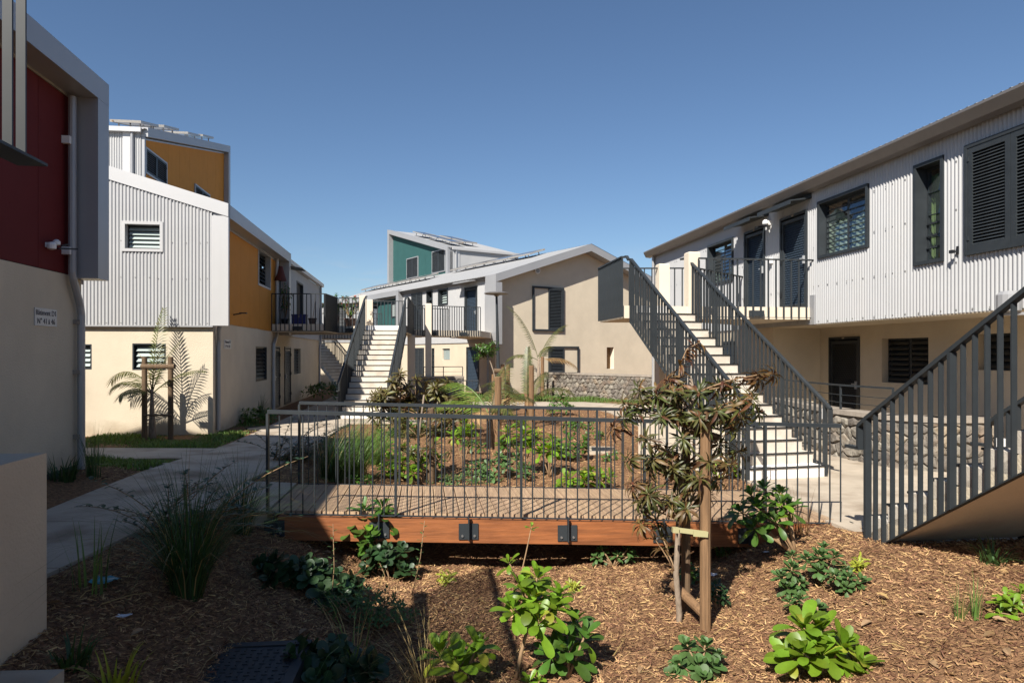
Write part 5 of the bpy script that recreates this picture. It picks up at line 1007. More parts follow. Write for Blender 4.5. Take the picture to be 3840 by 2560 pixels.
# ---- grasses
def grass(label, px, py, n, h, spread, m, w=.008, lean=(0, 0), group='clumps of long grass', name='grass_clump', straw=0.0, base_r=.09, loc=None):
    g = Vector(loc) if loc else ground_at(px, py); t = thing(name, g, label, 'grass', group); mb = MB(); ms = [m, 'grass_straw']
    for i in range(n):
        mb.k = 1 if random.random() < straw else 0; a = random.uniform(0, 6.28); r = base_r * math.sqrt(random.random()); b = g + Vector((r * math.cos(a), r * math.sin(a), -.03)); L = h * random.uniform(.55, 1.15); o = a + random.uniform(-.8, .8); out = spread * random.uniform(.15, 1.0); dr = Vector((math.cos(o) * out + lean[0], math.sin(o) * out + lean[1], 0)); sd = Vector((-math.sin(o), math.cos(o), 0)) * w * .5 * random.uniform(.7, 1.3); k = 5; pr = []
        for j in range(k + 1):
            q = j / k; c = b + dr * L * (q ** 1.6) + Vector((0, 0, L * (q - .55 * out * q * q * q * 1.1))); pr.append((c - sd * (1 - q * .95), c + sd * (1 - q * .95)))
        i0 = len(mb.v)
        for p, q in pr: mb.v += [tuple(p), tuple(q)]
        for j in range(k): mb.f.append((i0 + 2 * j, i0 + 2 * j + 1, i0 + 2 * j + 3, i0 + 2 * j + 2)); mb.mi.append(mb.k)
    o = mb.build('grass_blades', ms, t, kind='stuff'); return t
grass('big dark tussock of long arching grass in the left foreground shade', 705, 2235, 420, 1.3, 1.15, 'grass_dark', .009, straw=.06, base_r=.10)
grass('dark grass clump at the left end of the bridge', 905, 2000, 240, 1.05, 1.2, 'grass_dark', .008, straw=.05)
grass('small tuft of upright blades near the block wall', 345, 2220, 16, .62, .28, 'grass_bright', .018, base_r=.12)
grass('upright grass tuft beside the drain grating', 350, 1790, 60, .8, .42, 'grass_dark', .010, base_r=.09)
grass('low dark leafy tuft at the foot of the red house wall', 235, 1800, 60, .40, .8, 'grass_dark', .03, base_r=.15)
for px, py, h, lab in ((1330, 1790, .95, 'tall bright arching grass behind the left bridge rail'), (1240, 1800, .9, 'second arching grass nearer the path'), (1400, 1740, .85, 'arching grass nearest the planted bed'), (1290, 1720, .85, 'arching grass furthest along the path edge')):
    grass(lab, px, py, 300, h * 1.15, 1.0, 'grass_bright' if px > 1250 else 'grass_dark', .011, lean=(.28, -.1), straw=.04, group='arching grasses by the path', base_r=.16)
grass('spiky grass at the foot of the orange house', 975, 1560, 90, .85, .6, 'grass_dark', .012); grass('second low spiky grass beside the orange house wall', 930, 1585, 60, .5, .8, 'grass_bright', .02)
grass('thin onion like blades in the right sunny mulch', 3600, 2325, 26, .34, .5, 'grass_bright', .006, base_r=.04, straw=.1); grass('paler clump of blades right of the onion like blades', 3660, 2325, 26, .36, .4, 'grass_bright', .007, base_r=.03, straw=.25)
grass('straw coloured grass stems at the bottom centre', 1580, 2600, 60, .75, .9, 'grass_straw', .006, straw=.6, lean=(-.25, 0)); grass('pale long blades drooping at the bottom left of centre', 1330, 2520, 26, .8, .95, 'grass_bright', .010, straw=.35, lean=(.1, -.1))
grass('lime fern tuft at the bottom edge', 440, 2590, 26, .28, .7, 'leaf_yellow', .03); grass('small dark fern in the shaded mulch', 270, 2500, 40, .26, .8, 'grass_dark', .025); grass('dark fern below the near right staircase', 3720, 2115, 40, .3, .9, 'grass_dark', .03)
grass('brown dry weed by the right bridge post', 3010, 2010, 24, .6, .35, 'leaf_rust', .008); grass('low fern under the bronze tree', 2715, 2080, 30, .22, .8, 'grass_bright', .02)
scatter_shrub('small leafy seedling at the foot of the right stake', 2690, 2290, .18, .12, .28, 9, 'vine', 1.0, 'small leafy seedlings', nl=7, stems=4)
scatter_shrub('dark leafy seedling behind the bronze tree trunk', 2590, 2190, .35, .25, .22, 14, 'mid', .9, 'small leafy seedlings', nl=7, stems=3)
scatter_shrub('leafy plant cut by the right edge in the sunny mulch', 3835, 2310, .3, .3, .2, 10, 'scaev', .6, 'small leafy seedlings', nl=7, stems=3)
# ---- stakes and young trees
def stake(px, py, pyt, r, label, m='stake_wood', lean=(0, 0), Y=None, z1=None):
    g = ground_at(px, py); top = EYE + (HY - pyt) / FPX * g.y if z1 is None else z1; mb = MB(); q = Vector((g.x + lean[0], g.y + lean[1], top)); mb.tube([g + Vector((0, 0, -.15)), g.lerp(q, .5), q + Vector((0, 0, -.012)), q], [r, r * .98, r * .97, r * .85], 12)
    o = mb.build('stake', m, None, loc=g, smooth=False); tag(o, label, 'stake', 'timber tree stakes'); return g, q
def bronze_tree(label, px, py, tips, r, lab_n=12, sc=1.0, trunk=None, m='bark', maxl=300, joined=False):
    g = ground_at(px, py); P = Plant('young_tree', label, 'tree', g, 'young bronze leaved trees', nmax=maxl, joined=joined); tr = [g + Vector((0, 0, -.1))] + [g + Vector(q) for q in trunk]
    P.stem(tr, [r * 1.15] + [r * (1 - .45 * i / len(trunk)) for i in range(len(trunk))], m, 'trunk', 9)
    for tp in tips:
        q = g + Vector(tp[:3]); b = min(tr[1:], key=lambda v: (v - q).length + max(0, v.z - q.z + .1) * 2); pts = bend(b, q, 5, .2); P.stem(pts, [.010 * sc, .009 * sc, .008 * sc, .006 * sc, .005 * sc, .004 * sc], 'stem_brown', 'branch', 6)
        ax = (pts[-1] - pts[-3]).normalized() + Vector((0, 0, .35)); kd = tp[3] if len(tp) > 3 else 'bronze'
        P.whorl(kd, q, ax, lab_n, 55, -35, sc, 18, .6); 
        for k, t in ((2, .45), (3, .6), (4, .8)):
            for j in range(5): a = random.uniform(0, 6.28); P.leaf(kd, pts[k], Vector((math.cos(a), math.sin(a), .15)) + ax * .4, sc=sc * random.uniform(.7, 1))
    return P, g
random.seed(11)
gT = ground_at(2542, 2335); sc_ = gT.y / FPX
def off(px, py, dy=0.0): q = at(px, py, gT.y + dy); return tuple(q - gT)
trunk = [off(2548, 2300), off(2535, 2150, -.02), off(2545, 1950), off(2560, 1750, .03), off(2570, 1600, .05), off(2600, 1480, .05), off(2590, 1420, .05)]
tipspx = [(2330, 1560, -.1), (2400, 1500, .2), (2300, 1600, .1), (2460, 1480, -.2), (2540, 1470, .25), (2480, 1560, -.3), (2620, 1470, -.2), (2700, 1450, .2), (2760, 1450, 0), (2850, 1420, .1), (2905, 1400, 0), (2420, 1640, -.3), (2350, 1720, 0), (2440, 1740, .2), (2370, 1810, -.1), (2430, 1850, -.25), (2400, 1900, .1), (2560, 1640, -.3), (2650, 1600, -.25), (2740, 1580, .1), (2780, 1690, .0), (2740, 1740, -.2), (2660, 1730, -.3), (2700, 1660, .25), (2600, 1800, -.2), (2650, 1850, .05), (2540, 1780, .25), (2770, 1600, -.15), (2400, 1960, -.05), (2460, 1950, .15), (2690, 1540, -.35), (2500, 1690, .3), (2590, 1560, .3), (2520, 1880, -.15), (2820, 1480, -.1), (2500, 1420, .0)]
for k in range(34):
    a, r_ = random.uniform(0, 6.28), math.sqrt(random.random()); cx_, cy_, rx_, ry_ = (2570, 1520, 290, 95) if k % 3 else (2520, 1800, 170, 130); tipspx.append((int(cx_ + rx_ * r_ * math.cos(a)), int(cy_ + ry_ * r_ * math.sin(a)), random.uniform(-.35, .35)))
tips = [off(x, y, d) + (('rust',) if (x, y) in ((2300, 1600), (2905, 1400), (2370, 1810), (2400, 1960), (2740, 1740), (2850, 1420)) or y < 1450 else ()) for x, y, d in tipspx]
PT, _ = bronze_tree('staked young tree with drooping bronze and green leaves in front of the bridge', 2542, 2335, tips, .026, 20, .88, trunk)
# long bent rusty leader
ld = [off(2560, 1500, .0), off(2545, 1430), off(2550, 1370), off(2575, 1310), off(2620, 1285)]; pts = [gT + Vector(q) for q in ld]; PT.stem(pts, [.010, .009, .007, .005, .003], 'stem_brown', 'branch', 6)
for i in range(64):
    t = i / 64 * 3.99; k = int(t); p = pts[k].lerp(pts[k + 1], t - k); PT.leaf('rust', p, (random.uniform(-.2, 1.0), random.uniform(-.7, .3), random.uniform(-.3, .5)), sc=.7)
PT.done()
stake(2645, 2365, 1545, .045, 'front round timber stake right of the bronze tree trunk'); stake(2572, 2290, 1600, .04, 'back timber stake just behind the bronze tree trunk', 'dark_stake_wood')
gS = ground_at(2645, 2365); q0 = at(2525, 2190, gS.y + .45); q1 = at(2640, 2300, gS.y + .02); m_ = MB(); m_.tube([q0, q1], .042, 12); tag(m_.build('cross_piece', 'stake_wood', None, loc=q1), 'half round timber rail nailed low between the two stakes of the bronze tree', 'rail')
m_ = MB(); q0 = at(2535, 1985, gS.y - .02); q1 = at(2650, 2000, gS.y - .05); m_.beam(q0, q1, .006, .04); m_.beam(at(2600, 1999, gS.y - .05), at(2655, 2003, gS.y - .06), .012, .045); m_.beam(q0 + Vector((-.03, 0, .0)), q0 + Vector((.02, .0, -.004)), .05, .04); tag(m_.build('tree_tie', 'strap_webbing', None, loc=q0), 'pale webbing strap tying the bronze trunk to its stake', 'strap')
m_ = MB(); q0 = at(2585, 1610, gS.y + .1); m_.tube([q0, at(2690, 1640, gS.y + .2)], .035, 10); tag(m_.build('cross_piece', 'dark_stake_wood', None, loc=q0), 'dark upper cross rail of the stakes inside the bronze crown', 'rail')
# bronze tree pair behind the bridge
random.seed(5)
g2 = ground_at(1592, 1812); gT = g2
trunk = [off(1585, 1770), off(1575, 1700), off(1570, 1640), off(1580, 1560), off(1590, 1480)]
tips = [off(x, y, d) for x, y, d in ((1520, 1630, -.2), (1560, 1610, .2), (1620, 1610, -.1), (1660, 1620, .2), (1690, 1690, 0), (1490, 1680, .1), (1540, 1690, -.3), (1610, 1680, -.3), (1500, 1580, .0), (1650, 1570, -.2), (1580, 1550, .2), (1530, 1530, .1), (1620, 1530, .1), (1700, 1560, .2), (1470, 1530, .1))]
P, _ = bronze_tree('bronze leaved young tree just behind the bridge beside a dark stake', 1592, 1812, tips, .022, 15, .95, trunk, joined=True); P.done()
stake(1617, 1812, 1530, .058, 'dark square looking stake behind the bridge deck', 'dark_stake_wood')
for px, py, tp, lab in ((1500, 1640, ((1440, 1480), (1400, 1500), (1470, 1430), (1500, 1400), (1480, 1470), (1530, 1450), (1420, 1540), (1520, 1510), (1560, 1480), (1460, 1550), (1500, 1560), (1380, 1510), (1450, 1500)), 'bushy bronze tree in front of the far staircase foot'), (1650, 1640, ((1560, 1420), (1600, 1440), (1640, 1440), (1680, 1430), (1620, 1480), (1660, 1490), (1590, 1500), (1700, 1500), (1730, 1490), (1640, 1530), (1690, 1540), (1580, 1540), (1740, 1550), (1780, 1530)), 'spreading bronze tree right of the far staircase')):
    cx_, rx_ = (1470, 95) if px == 1500 else (1680, 115); tp = list(tp) + [(int(cx_ + rx_ * math.cos(a) * r_), int(1540 + 105 * math.sin(a) * r_)) for a, r_ in [(random.uniform(0, 6.28), math.sqrt(random.random())) for _ in range(16)]]
    gT = ground_at(px, py); trunk = [off(px, 1600), off(px - 5, 1550), off(px, 1500), off(px + 5, 1470)]
    P, _ = bronze_tree(lab, px, py, [off(x, y, random.uniform(-.5, .5)) + ('olive',) for x, y in tp], .03, 17, 1.45, trunk, joined=True); P.done()
# ---- palms
def frond(P, base, az, el, L, curve, m, nl=26, ll=.38, w=.02, dry=0, twist=0):
    d = Vector((math.cos(az), math.sin(az), 0)); pts = []; p = Vector(base); e = el; k = 12
    for i in range(k + 1): pts.append(p.copy()); p = p + (d * math.cos(e) + Vector((0, 0, math.sin(e)))) * (L / k); e -= curve / k * (0.4 + 1.2 * i / k)
    mb = MB(); mb.tube(pts, [.014 * (1 - .8 * i / k) for i in range(k + 1)], 5); side = Vector((-d.y, d.x, 0))
    for i in range(nl):
        t = .16 + .84 * i / nl; f = t * k; a = min(int(f), k - 1); c = pts[a].lerp(pts[a + 1], f - a); tg = (pts[a + 1] - pts[a]).normalized(); nr = side.cross(tg)
        for sg in (-1, 1):
            l = ll * (math.sin(math.pi * (.18 + .74 * t)) ** .8) * random.uniform(.85, 1.1); dd = (side * sg * math.cos(twist) * (1 - .35 * t) + tg * (.55 + .5 * t) + nr * (.25 + math.sin(twist) * sg)).normalized(); tip = c + dd * l + Vector((0, 0, -.30 * l * l / ll * (1.0 + dry))); mid = c + dd * l * .5 + Vector((0, 0, -.04 * l)); x = dd.cross(nr).normalized() * (w * .5)
            mb.face([c - x * .5, c + x * .5, mid + x, mid - x]); mb.face([mid - x, mid + x, tip])
    mb.build('frond', m, P.t, smooth=False)
def palm(label, px, py, r, h, fr_, lean=(0, 0), m='bark'):
    g = ground_at(px, py); P = Plant('palm_tree', label, 'palm', g, 'young palms'); top = g + Vector((lean[0], lean[1], h)); P.stem([g + Vector((0, 0, -.1)), g.lerp(top, .15), g.lerp(top, .5), top], [r * 1.3, r * 1.2, r * .8, r * .45], m, 'trunk', 10)
    for az, el, L, cv, mm, kw in fr_: frond(P, top + Vector((0, 0, -.1)), math.radians(az), math.radians(el), L, math.radians(cv), mm, **kw)
    return P
random.seed(3)
K = dict(nl=26, ll=.42, w=.028)
palm('staked young palm in front of the cream wall of the orange house', 570, 1645,   .07, 1.1, [(80, 86, 2.0, 22, 'palm_leaf', dict(nl=24, ll=.36, w=.032)), (20, 76, 1.35, 36, 'palm_leaf', dict(nl=18, ll=.30, w=.022)), (-35, 80, 1.2, 45, 'palm_leaf', dict(nl=18, ll=.32, w=.024)), (172, 62, 1.35, 150, 'palm_leaf', K), (200, 48, 1.0, 130, 'palm_leaf', K), (-8, 40, 1.45, 55, 'palm_leaf', dict(nl=24, ll=.36, w=.028)), (235, 30, .8, 100, 'palm_leaf', K), (150, 80, 1.1, 60, 'palm_leaf_dry', dict(nl=5, ll=.1, w=.01))])
palm('palm with pale green fan of fronds behind the middle of the bridge', 1838, 1678, .10, .75, [(150, 62, 1.5, 95, 'palm_leaf_light', dict(nl=26, ll=.62, w=.032)), (175, 40, 1.3, 85, 'palm_leaf_light', dict(nl=24, ll=.6, w=.032)), (60, 75, 1.5, 60, 'palm_leaf', K), (10, 55, 1.2, 110, 'palm_leaf', K), (-60, 50, 1.0, 120, 'palm_leaf', K), (250, 35, .9, 100, 'palm_leaf_dry', K), (-20, 20, .9, 80, 'palm_leaf', K)])
palm('slender palm with dark upright spear beside a tall stake', 1978, 1600, .07, .75, [(85, 88, 1.5, 10, 'palm_leaf', dict(nl=30, ll=.30, w=.04)), (168, 50, 1.5, 95, 'palm_leaf', K), (195, 38, 1.3, 75, 'palm_leaf', K), (-25, 42, 1.5, 95, 'palm_leaf', K), (215, 25, 1.0, 70, 'palm_leaf_dry', K), (40, 70, 1.1, 60, 'palm_leaf', K)], m='palm_leaf_dry')
palm('windswept palm on the lawn before the stone wall', 2020, 1488, .10, 1.7, [(165, 75, 2.9, 45, 'palm_leaf', dict(nl=28, ll=.55, w=.05)), (20, 70, 2.2, 60, 'palm_leaf', dict(nl=24, ll=.5, w=.05)), (-10, 15, 1.9, 80, 'palm_leaf_dry', dict(nl=24, ll=.6, w=.05)), (190, 30, 1.6, 90, 'palm_leaf', dict(nl=22, ll=.5, w=.05)), (60, 50, 1.5, 70, 'palm_leaf', dict(nl=22, ll=.5, w=.05))])
for px, py, pyt, r, lab, mm in ((542, 1648, 1338, .06, 'left stake of the palm by the cream wall', 'dark_stake_wood'), (640, 1648, 1337, .06, 'right stake of the palm by the cream wall', 'dark_stake_wood'), (1868, 1690, 1412, .075, 'thick front stake of the pale green palm', 'stake_wood'), (1885, 1545, 1365, .075, 'tall stake beside the lamp post foot', 'stake_wood'), (1853, 1545, 1403, .085, 'short stake with a cross log under the lollipop tree', 'stake_wood'), (1905, 1540, 1365, .07, 'thin stake right of the lamp post', 'stake_wood'), (1993, 1610, 1370, .07, 'tall stake right of the slender palm', 'stake_wood'), (1975, 1590, 1372, .065, 'stake hidden behind the slender palm', 'stake_wood'), (2034, 1490, 1337, .08, 'stake of the windswept palm on the lawn', 'stake_wood')):
    stake(px, py, pyt, r, lab, mm)
for p, q, r, lab in ((at(530, 1374, 14.9), at(655, 1374, 14.9), .055, 'upper cross rail between the stakes of the palm by the cream wall'), (at(540, 1556, 14.9), at(644, 1556, 14.9), .022, 'thin lower strap between the stakes of the palm by the cream wall'), (at(1845, 1437, 20.5), at(1880, 1440, 20.5), .09, 'short log nailed across the lollipop tree stakes'), (at(1853, 1390, 20.8), at(1885, 1390, 20.8), .07, 'upper log across the lollipop tree stakes')):
    m_ = MB(); m_.tube([p, q], r, 9); tag(m_.build('cross_piece', 'dark_stake_wood', None, loc=p), lab, 'rail')
# lollipop tree by the lamp post
g = ground_at(1858, 1548); P = Plant('young_tree', 'lollipop shaped young tree leaning left of the lamp post', 'tree', g, 'small green trees', joined=True); c = at(1818, 1312, g.y); P.stem([g, at(1862, 1440, g.y), at(1850, 1390, g.y), at(1835, 1345, g.y), c], [.03, .025, .022, .02, .012], 'bark', 'trunk')
for i in range(52):
    v = Vector((random.gauss(0, 1), random.gauss(0, 1), random.gauss(0, 1))).normalized() * random.uniform(.3, 1.15); q = c + Vector((v.x * .40 + .08 * v.z, v.y * .40, v.z * .36)); P.whorl('mid', q, v + Vector((0, 0, .3)), 9, 60, -40, 1.25)
P.done()
# ---- far bed shrubs
FBG = 'shrubs in the bed behind the bridge'
for px, py, hd, kind, sc, lab in (
  (1505, 1800, [(0, 0, .3, 1.3), (-.2, .1, .35, 1.2), (.15, .1, .4, 1.2), (-.28, -.05, .2, 1.2), (.3, .05, .28, 1.2), (0, .2, .5, 1.1), (-.1, -.1, .18, 1.2), (.2, -.1, .15, 1.1)], 'scaev', 1.0, 'bushy light green shrub left of the dark stake behind the bridge'),
  (1740, 1745, [(0, 0, .62, 1.4, 1.3), (.15, .05, .68, 1.2), (-.18, 0, .55, 1.2), (0, .15, .75, 1.1)], 'scaev', 1.0, 'lollipop like shrub on a thin stem between stake and palm'),
  (1770, 1700, [(0, 0, .2, 1.1), (.18, 0, .15, 1.0), (-.15, 0, .2, 1.0)], 'scaevd', .9, 'low dark shrub under the pale palm'),
  (1960, 1775, [(0, 0, .68, 1.5, 1.3), (-.25, .05, .72, 1.3), (.22, .05, .62, 1.3), (0, .2, .85, 1.3), (.1, -.1, .5, 1.2)], 'scaev', 1.05, 'tall light green shrub right of the pale palm'),
  (2060, 1790, [(0, 0, .5, 1.4, 1.2), (.2, .05, .42, 1.3), (-.15, 0, .45, 1.2), (.05, .15, .62, 1.2)], 'scaev', 1.05, 'second light green shrub nearer the square cover'),
  (2190, 1845, [(0, 0, .2, 1.4, 1.2), (-.25, .02, .22, 1.2), (.25, .02, .25, 1.3), (-.35, -.04, .1, 1.1), (.4, 0, .25, 1.0), (.1, .1, .3, 1.2)], 'scaev', 1.05, 'wide low shrub with upright leaves just behind the right bridge rail'),
  (1330, 1820, [(0, 0, .1, 1.0), (.2, 0, .1, .9), (-.2, 0, .08, .9)], 'scaevd', .8, 'low dark leafy plant at the foot of the arching grasses'),
  (1600, 1790, [(0, 0, .35, 1.3), (.2, .1, .3, 1.2), (-.2, .1, .42, 1.2), (.1, .2, .55, 1.2)], 'scaev', 1.0, 'light green shrub at the foot of the dark stake behind the bridge'),
  (1420, 1720, [(0, 0, .3, 1.3), (.2, 0, .25, 1.2), (-.2, .1, .3, 1.2), (0, .2, .45, 1.2)], 'scaev', 1.0, 'light green shrub between the arching grasses and the bronze trees'),
  (1880, 1720, [(0, 0, .3, 1.3), (.25, 0, .3, 1.2), (.1, .2, .4, 1.2)], 'scaevd', 1.0, 'mid green shrub at the right foot of the pale palm'),
  (2700, 1800, [(0, 0, .2, 1.2), (.2, .05, .2, 1.1), (-.2, 0, .2, 1.1)], 'scaev', .9, 'shrub half hidden behind the bronze crown and stair plinth')):
    shrub(lab, px, py, hd, kind, sc * 0.98, 20, FBG, joined=True)
for px, py, w_, d_, h_, n, kind, sc, lab in ((1900, 1790, .9, .7, .5, 26, 'blue', 1.5, 'dense dark green whorled bush under the light shrubs'), (2130, 1720, .8, .6, .7, 30, 'mid', 1.5, 'glossy dark bush right of the light shrubs'), (1800, 1790, .5, .5, .35, 12, 'blue', 1.4, 'small whorled bush in the middle of the far bed'), (1730, 1810, 1.4, .6, .18, 50, 'tiny', 1.6, 'fine leaved trailing mat along the back of the bridge'), (2100, 1560, .9, .7, .8, 36, 'mid', 1.6, 'round dark bush at the far edge of the bed'), (2170, 1610, .8, .6, .35, 14, 'mid', 1.4, 'low bush below the round far bush'), (2230, 1650, .5, .4, .25, 8, 'mid', 1.4, 'small fern like plant by the square cover'), (1690, 1640, .8, .6, .4, 16, 'mid', 1.4, 'low green bush left of the pale palm'), (2290, 1730, .3, .3, .22, 6, 'mid', 1.2, 'tiny seedling in front of the square cover'),
  (1215, 1500, 2.0, 1.2, .9, 40, 'mid', 2.2, 'dark shrub heap at the far corner of the orange house'), (1300, 1470, 1.2, 1.0, 1.0, 26, 'mid', 2.2, 'dark shrub left of the far staircase foot'), (960, 1590, 1.0, .6, .55, 26, 'mid', 1.6, 'dark leafy shrub along the orange house wall'), (2010, 1650, .5, .5, .3, 9, 'lime', 1.4, 'yellow green tuft in the far bed'), (1560, 1610, 1.0, .6, .35, 14, 'mid', 1.5, 'low green plants before the far staircase')):
    scatter_shrub(lab, px, py, w_, d_, h_, n, kind, sc, 'dark bushes and mats', joined=True, stems=5, nl=9)
# balcony plants
g = Vector((pA.x, pA.y, zb + .18)); P = Plant('bamboo_plant', 'potted bamboo with dark narrow leaves on the orange house balcony', 'plant', g, 'potted plants', joined=True)
for i in range(7):
    q = g + Vector((random.uniform(-.15, .25), random.uniform(-.1, .1), random.uniform(.9, 1.45))); P.stem([g, g.lerp(q, .6), q], [.012, .010, .005])
    for k in range(16): t = .3 + .7 * k / 16; a = random.uniform(0, 6.28); P.leaf('mid', g.lerp(q, t), (math.cos(a), math.sin(a), -.1), sc=1.7)
P.done()
for pp, hgt_, lab in ((pB, 1.35, 'tall potted shrub with a few red blooms on the walkway'), (pC, 1.2, 'potted shrub covered in coral red blooms on the walkway')):
    g = Vector((pp.x, pp.y, zb + .3)); P = Plant('flowering_shrub', lab, 'plant', g, 'potted plants', joined=True); fl = MB()
    for i in range(16):
        q = g + Vector((random.uniform(-.42, .42), random.uniform(-.3, .3), random.uniform(.2, hgt_ * .72))); P.stem(bend(g, q), [.012, .01, .008, .006, .004], n=5); P.whorl('mid', q, q - g, 14, 60, -30, 1.3); P.whorl('mid', g.lerp(q, .7), q - g, 6, 50, -30, 1.1)
        if i % 4 == 1 or (pp is pC and i % 2): c = q + Vector((random.uniform(-.08, .08), -.08, random.uniform(-.05, .08))); fl.lathe(c, [(.012, -.025), (.036, -.01), (.04, .015), (.015, .03)], 7)
    fl.build('blooms', 'flower', P.t, kind='stuff'); P.done()
# ------------------------------------------------------------------ mulch chips and lawns (uncountable)
def inpoly(x, y, poly):
    n = len(poly); r = np.zeros(x.shape, bool)
    for i in range(n):
        x0, y0 = poly[i]; x1, y1 = poly[(i + 1) % n]; c = (y0 > y) != (y1 > y); r ^= c & (x < (x1 - x0) * (y - y0) / ((y1 - y0) if y1 != y0 else 1e-9) + x0)
    return r
PATHR = [(3.42, 9.75), (3.50, 7.75), (3.60, 7.15), (9.4, 6.9), (9.0, 11.5), (6.9, 17.4), (4.9, 21.0), (5.0, 25.3), (2.8, 26.9), (-0.5, 27.2), (-3.5, 26.4), (-3.5, 23.0), (-0.6, 24.7), (1.7, 24.9), (2.75, 24.0), (3.1, 22.3), (3.3, 17.6), (3.45, 10.6)]
rs_ = np.random.RandomState(4)
def chips(name, label, n, x0, x1, y0, y1, lmin, lmax, keep):
    x = rs_.uniform(x0, x1, n); y = y0 + (y1 - y0) * rs_.uniform(0, 1, n); k = keep(x, y); x, y = x[k], y[k]; n = len(x); z = hgt(x, y); L = lmin + (lmax - lmin) * rs_.uniform(0, 1, n) ** 2.2; W = L * rs_.uniform(.10, .26, n); T = W * rs_.uniform(.3, .6, n)
    az = rs_.uniform(0, 6.283, n); ti = rs_.normal(0, .26, n); ro = rs_.normal(0, .5, n); u = np.stack([np.cos(az) * np.cos(ti), np.sin(az) * np.cos(ti), np.sin(ti)], 1); v = np.stack([-np.sin(az), np.cos(az), np.sin(ro)], 1); v /= np.linalg.norm(v, axis=1)[:, None]; w_ = np.cross(u, v); c = np.stack([x, y, z + .006 + L * .35 * np.abs(np.sin(ti)) + rs_.uniform(0, .012, n)], 1)
    A = lambda a, b, d: c + u * (L * a / 2)[:, None] + v * (W * b / 2)[:, None] + w_ * (T * d)[:, None]
    one = np.ones(n); P = np.stack([A(-one, -one * .7, 0 * one), A(-one * .95, one * .8, 0 * one), A(-one * .9, 0 * one, one), A(one, -one * .6, 0 * one), A(one * .92, one * .7, 0 * one), A(one * .9, 0 * one, one)], 1).reshape(-1, 3)
    b = (np.arange(n) * 6)[:, None]; q = np.concatenate([b + np.array([[0, 3, 5, 2]]), b + np.array([[1, 2, 5, 4]])], 1).reshape(-1, 4); t3 = np.concatenate([b + np.array([[0, 2, 1]]), b + np.array([[3, 4, 5]])], 1).reshape(-1, 3)
    me = bpy.data.meshes.new(name); nl = q.size + t3.size; me.vertices.add(len(P)); me.vertices.foreach_set('co', P.ravel()); me.loops.add(nl); me.loops.foreach_set('vertex_index', np.concatenate([q.ravel(), t3.ravel()])); npq, npt = len(q), len(t3); me.polygons.add(npq + npt); me.polygons.foreach_set('loop_start', np.concatenate([np.arange(npq) * 4, npq * 4 + np.arange(npt) * 3])); me.update(calc_edges=True); me.materials.append(MATS['mulch_chip'])
    o = bpy.data.objects.new(name, me); COL.objects.link(o); tag(o, label, 'mulch', None, 'stuff')
def bed(x, y):
    k = ~inpoly(x, y, PATHR); xr = np.where(y < 10, -3.52, -3.52 - .11 * (np.minimum(y, 17) - 10)); k &= (x > xr + .02) | (x < -5.32 - .125 * (y - 10)); k &= ~((y > 7.35) & (y < 9.25) & (x < -2.6)); k &= ~((y > 18.6) & (x < -3.2)); k &= ~((y > 6.9) & (x > 3.5) & (y < 9.8)); return k
chips('mulch', 'loose brown wood chip mulch of the foreground bed', 170000, -3.6, 5.2, 3.0, 8.0, .010, .060, lambda x, y: bed(x, y) & ((np.abs(x) < .82 * y + .3)))
chips('mulch', 'loose wood chip mulch of the bed behind the bridge', 60000, -3.8, 3.6, 8.0, 24.5, .02, .08, lambda x, y: bed(x, y) & (rs_.uniform(0, 1, len(x)) < np.clip(1.6 - y / 16, .25, 1)))
chips('mulch', 'wood chips at the foot of the red house wall', 3500, -6.3, -5.2, 4, 10.2, .03, .09, lambda x, y: bed(x, y))
dl = leaf_geo(.075, .034, .8, .8, .5, .5, 4); tw = MB(); lb = MB()
for i in range(420):
    y = random.uniform(3.4, 7.6); x = random.uniform(-3.3, 4.8)
    if abs(x) > .82 * y: continue
    z = hz(x, y) + .022
    if i % 4: lb.k = i % 2; R = Matrix.Rotation(random.uniform(0, 6.28), 4, 'Z') @ Matrix.Rotation(random.uniform(-.5, .5), 4, 'X') @ Matrix.Rotation(random.uniform(-.6, .6), 4, 'Y') @ Matrix.Scale(random.uniform(.6, 1.5), 4); lb.add(dl[0], dl[1], Matrix.Translation((x, y, z)) @ R)
    else:
        a = random.uniform(0, 6.28); l = random.uniform(.08, .35); p = Vector((x, y, z)); q = p + Vector((math.cos(a) * l, math.sin(a) * l, random.uniform(0, .03))); m = p.lerp(q, .5) + Vector((random.uniform(-.02, .02), random.uniform(-.02, .02), .015)); tw.tube([p, m, q], [.004, .003, .002], 4)
o = lb.build('leaf_litter', ['palm_leaf_dry', 'stem_brown']); tag(o, 'dry fallen leaves scattered over the foreground mulch', 'fallen leaves', None, 'stuff')
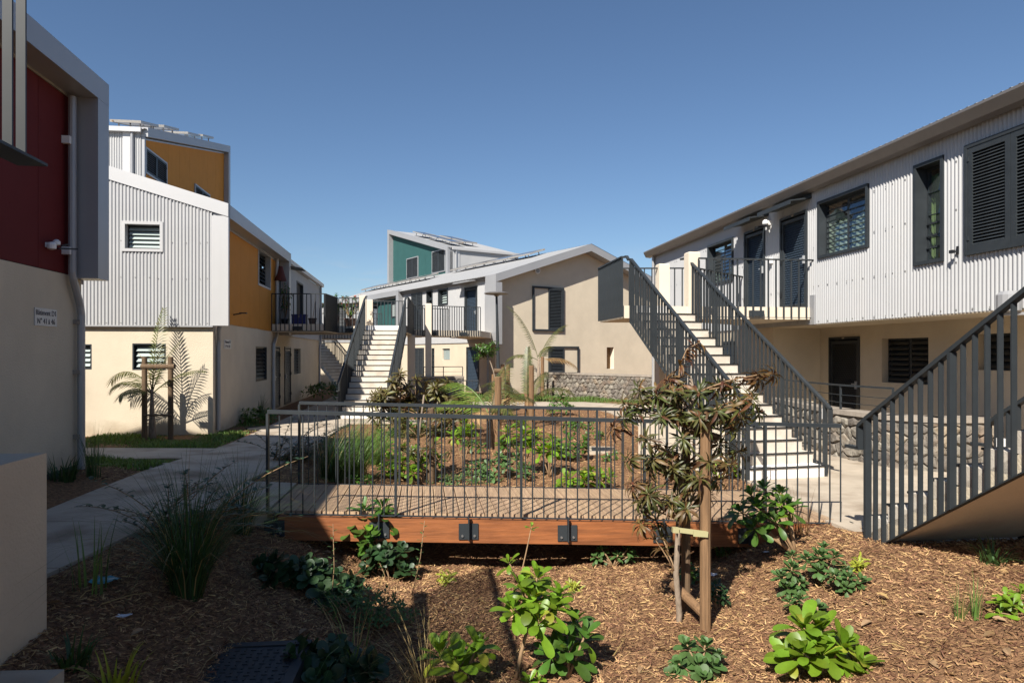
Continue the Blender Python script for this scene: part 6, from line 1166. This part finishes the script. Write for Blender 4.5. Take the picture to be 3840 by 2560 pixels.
o = tw.build('twigs', 'grass_straw'); tag(o, 'thin dry twigs scattered over the foreground mulch', 'twigs', None, 'stuff')
def lawn(name, label, n, x0, x1, y0, y1, h, keep, m='grass_lawn', w=.012):
    x = rs_.uniform(x0, x1, n); y = rs_.uniform(y0, y1, n); k = keep(x, y); x, y = x[k], y[k]; n = len(x); z = hgt(x, y); hh = h * rs_.uniform(.4, 1.2, n) * (.7 + .5 * np.sin(x * 2.3 + y) * np.sin(y * 1.7)); az = rs_.uniform(0, 6.283, n); ln = rs_.uniform(.1, .8, n) * hh; c, s = np.cos(az), np.sin(az)
    b = np.stack([x, y, z - .02], 1); sd = np.stack([-s, c, 0 * c], 1) * w; d = np.stack([c * ln, s * ln, hh], 1); md = np.stack([c * ln * .3, s * ln * .3, hh * .6], 1); P = np.stack([b - sd, b + sd, b + md + sd * .7, b + md - sd * .7, b + d], 1).reshape(-1, 3); i = np.arange(n) * 5
    f = [(a, a + 1, a + 2, a + 3) for a in i] + [(a + 3, a + 2, a + 4) for a in i]; me = bpy.data.meshes.new(name); me.from_pydata(P.tolist(), [], f); me.materials.append(MATS[m]); me.update(); o = bpy.data.objects.new(name, me); COL.objects.link(o); tag(o, label, 'grass', None, 'stuff')
lawn('grass', 'strip of green grass at the foot of the orange house gable', 9000, -9.5, -5.7, 13.5, 16.25, .11, lambda x, y: x < -5.42 - .125 * (y - 10) + 0 * y)
lawn('grass', 'strip of green grass along the orange house side wall', 2500, -7.8, -6.1, 16.3, 20, .12, lambda x, y: (x < -5.42 - .125 * (y - 10)) & (x > -7.03 - .1385 * (y - 16.3)))
lawn('grass', 'small triangle of grass between the red house and the side path', 4500, -9, -5.3, 10.1, 11.65, .13, lambda x, y: x < -5.36 - .125 * (y - 10))
lawn('grass', 'lawn in front of the long stone wall', 16000, -1.5, 6.2, 25.5, 33, .17, lambda x, y: ~inpoly(x, y, PATHR) & (y < 33.2 - .98 * x) & (y > 26.5 - .35 * np.abs(x - 1) * 0) & (y < 32.4 + .67 * (x + .78)))
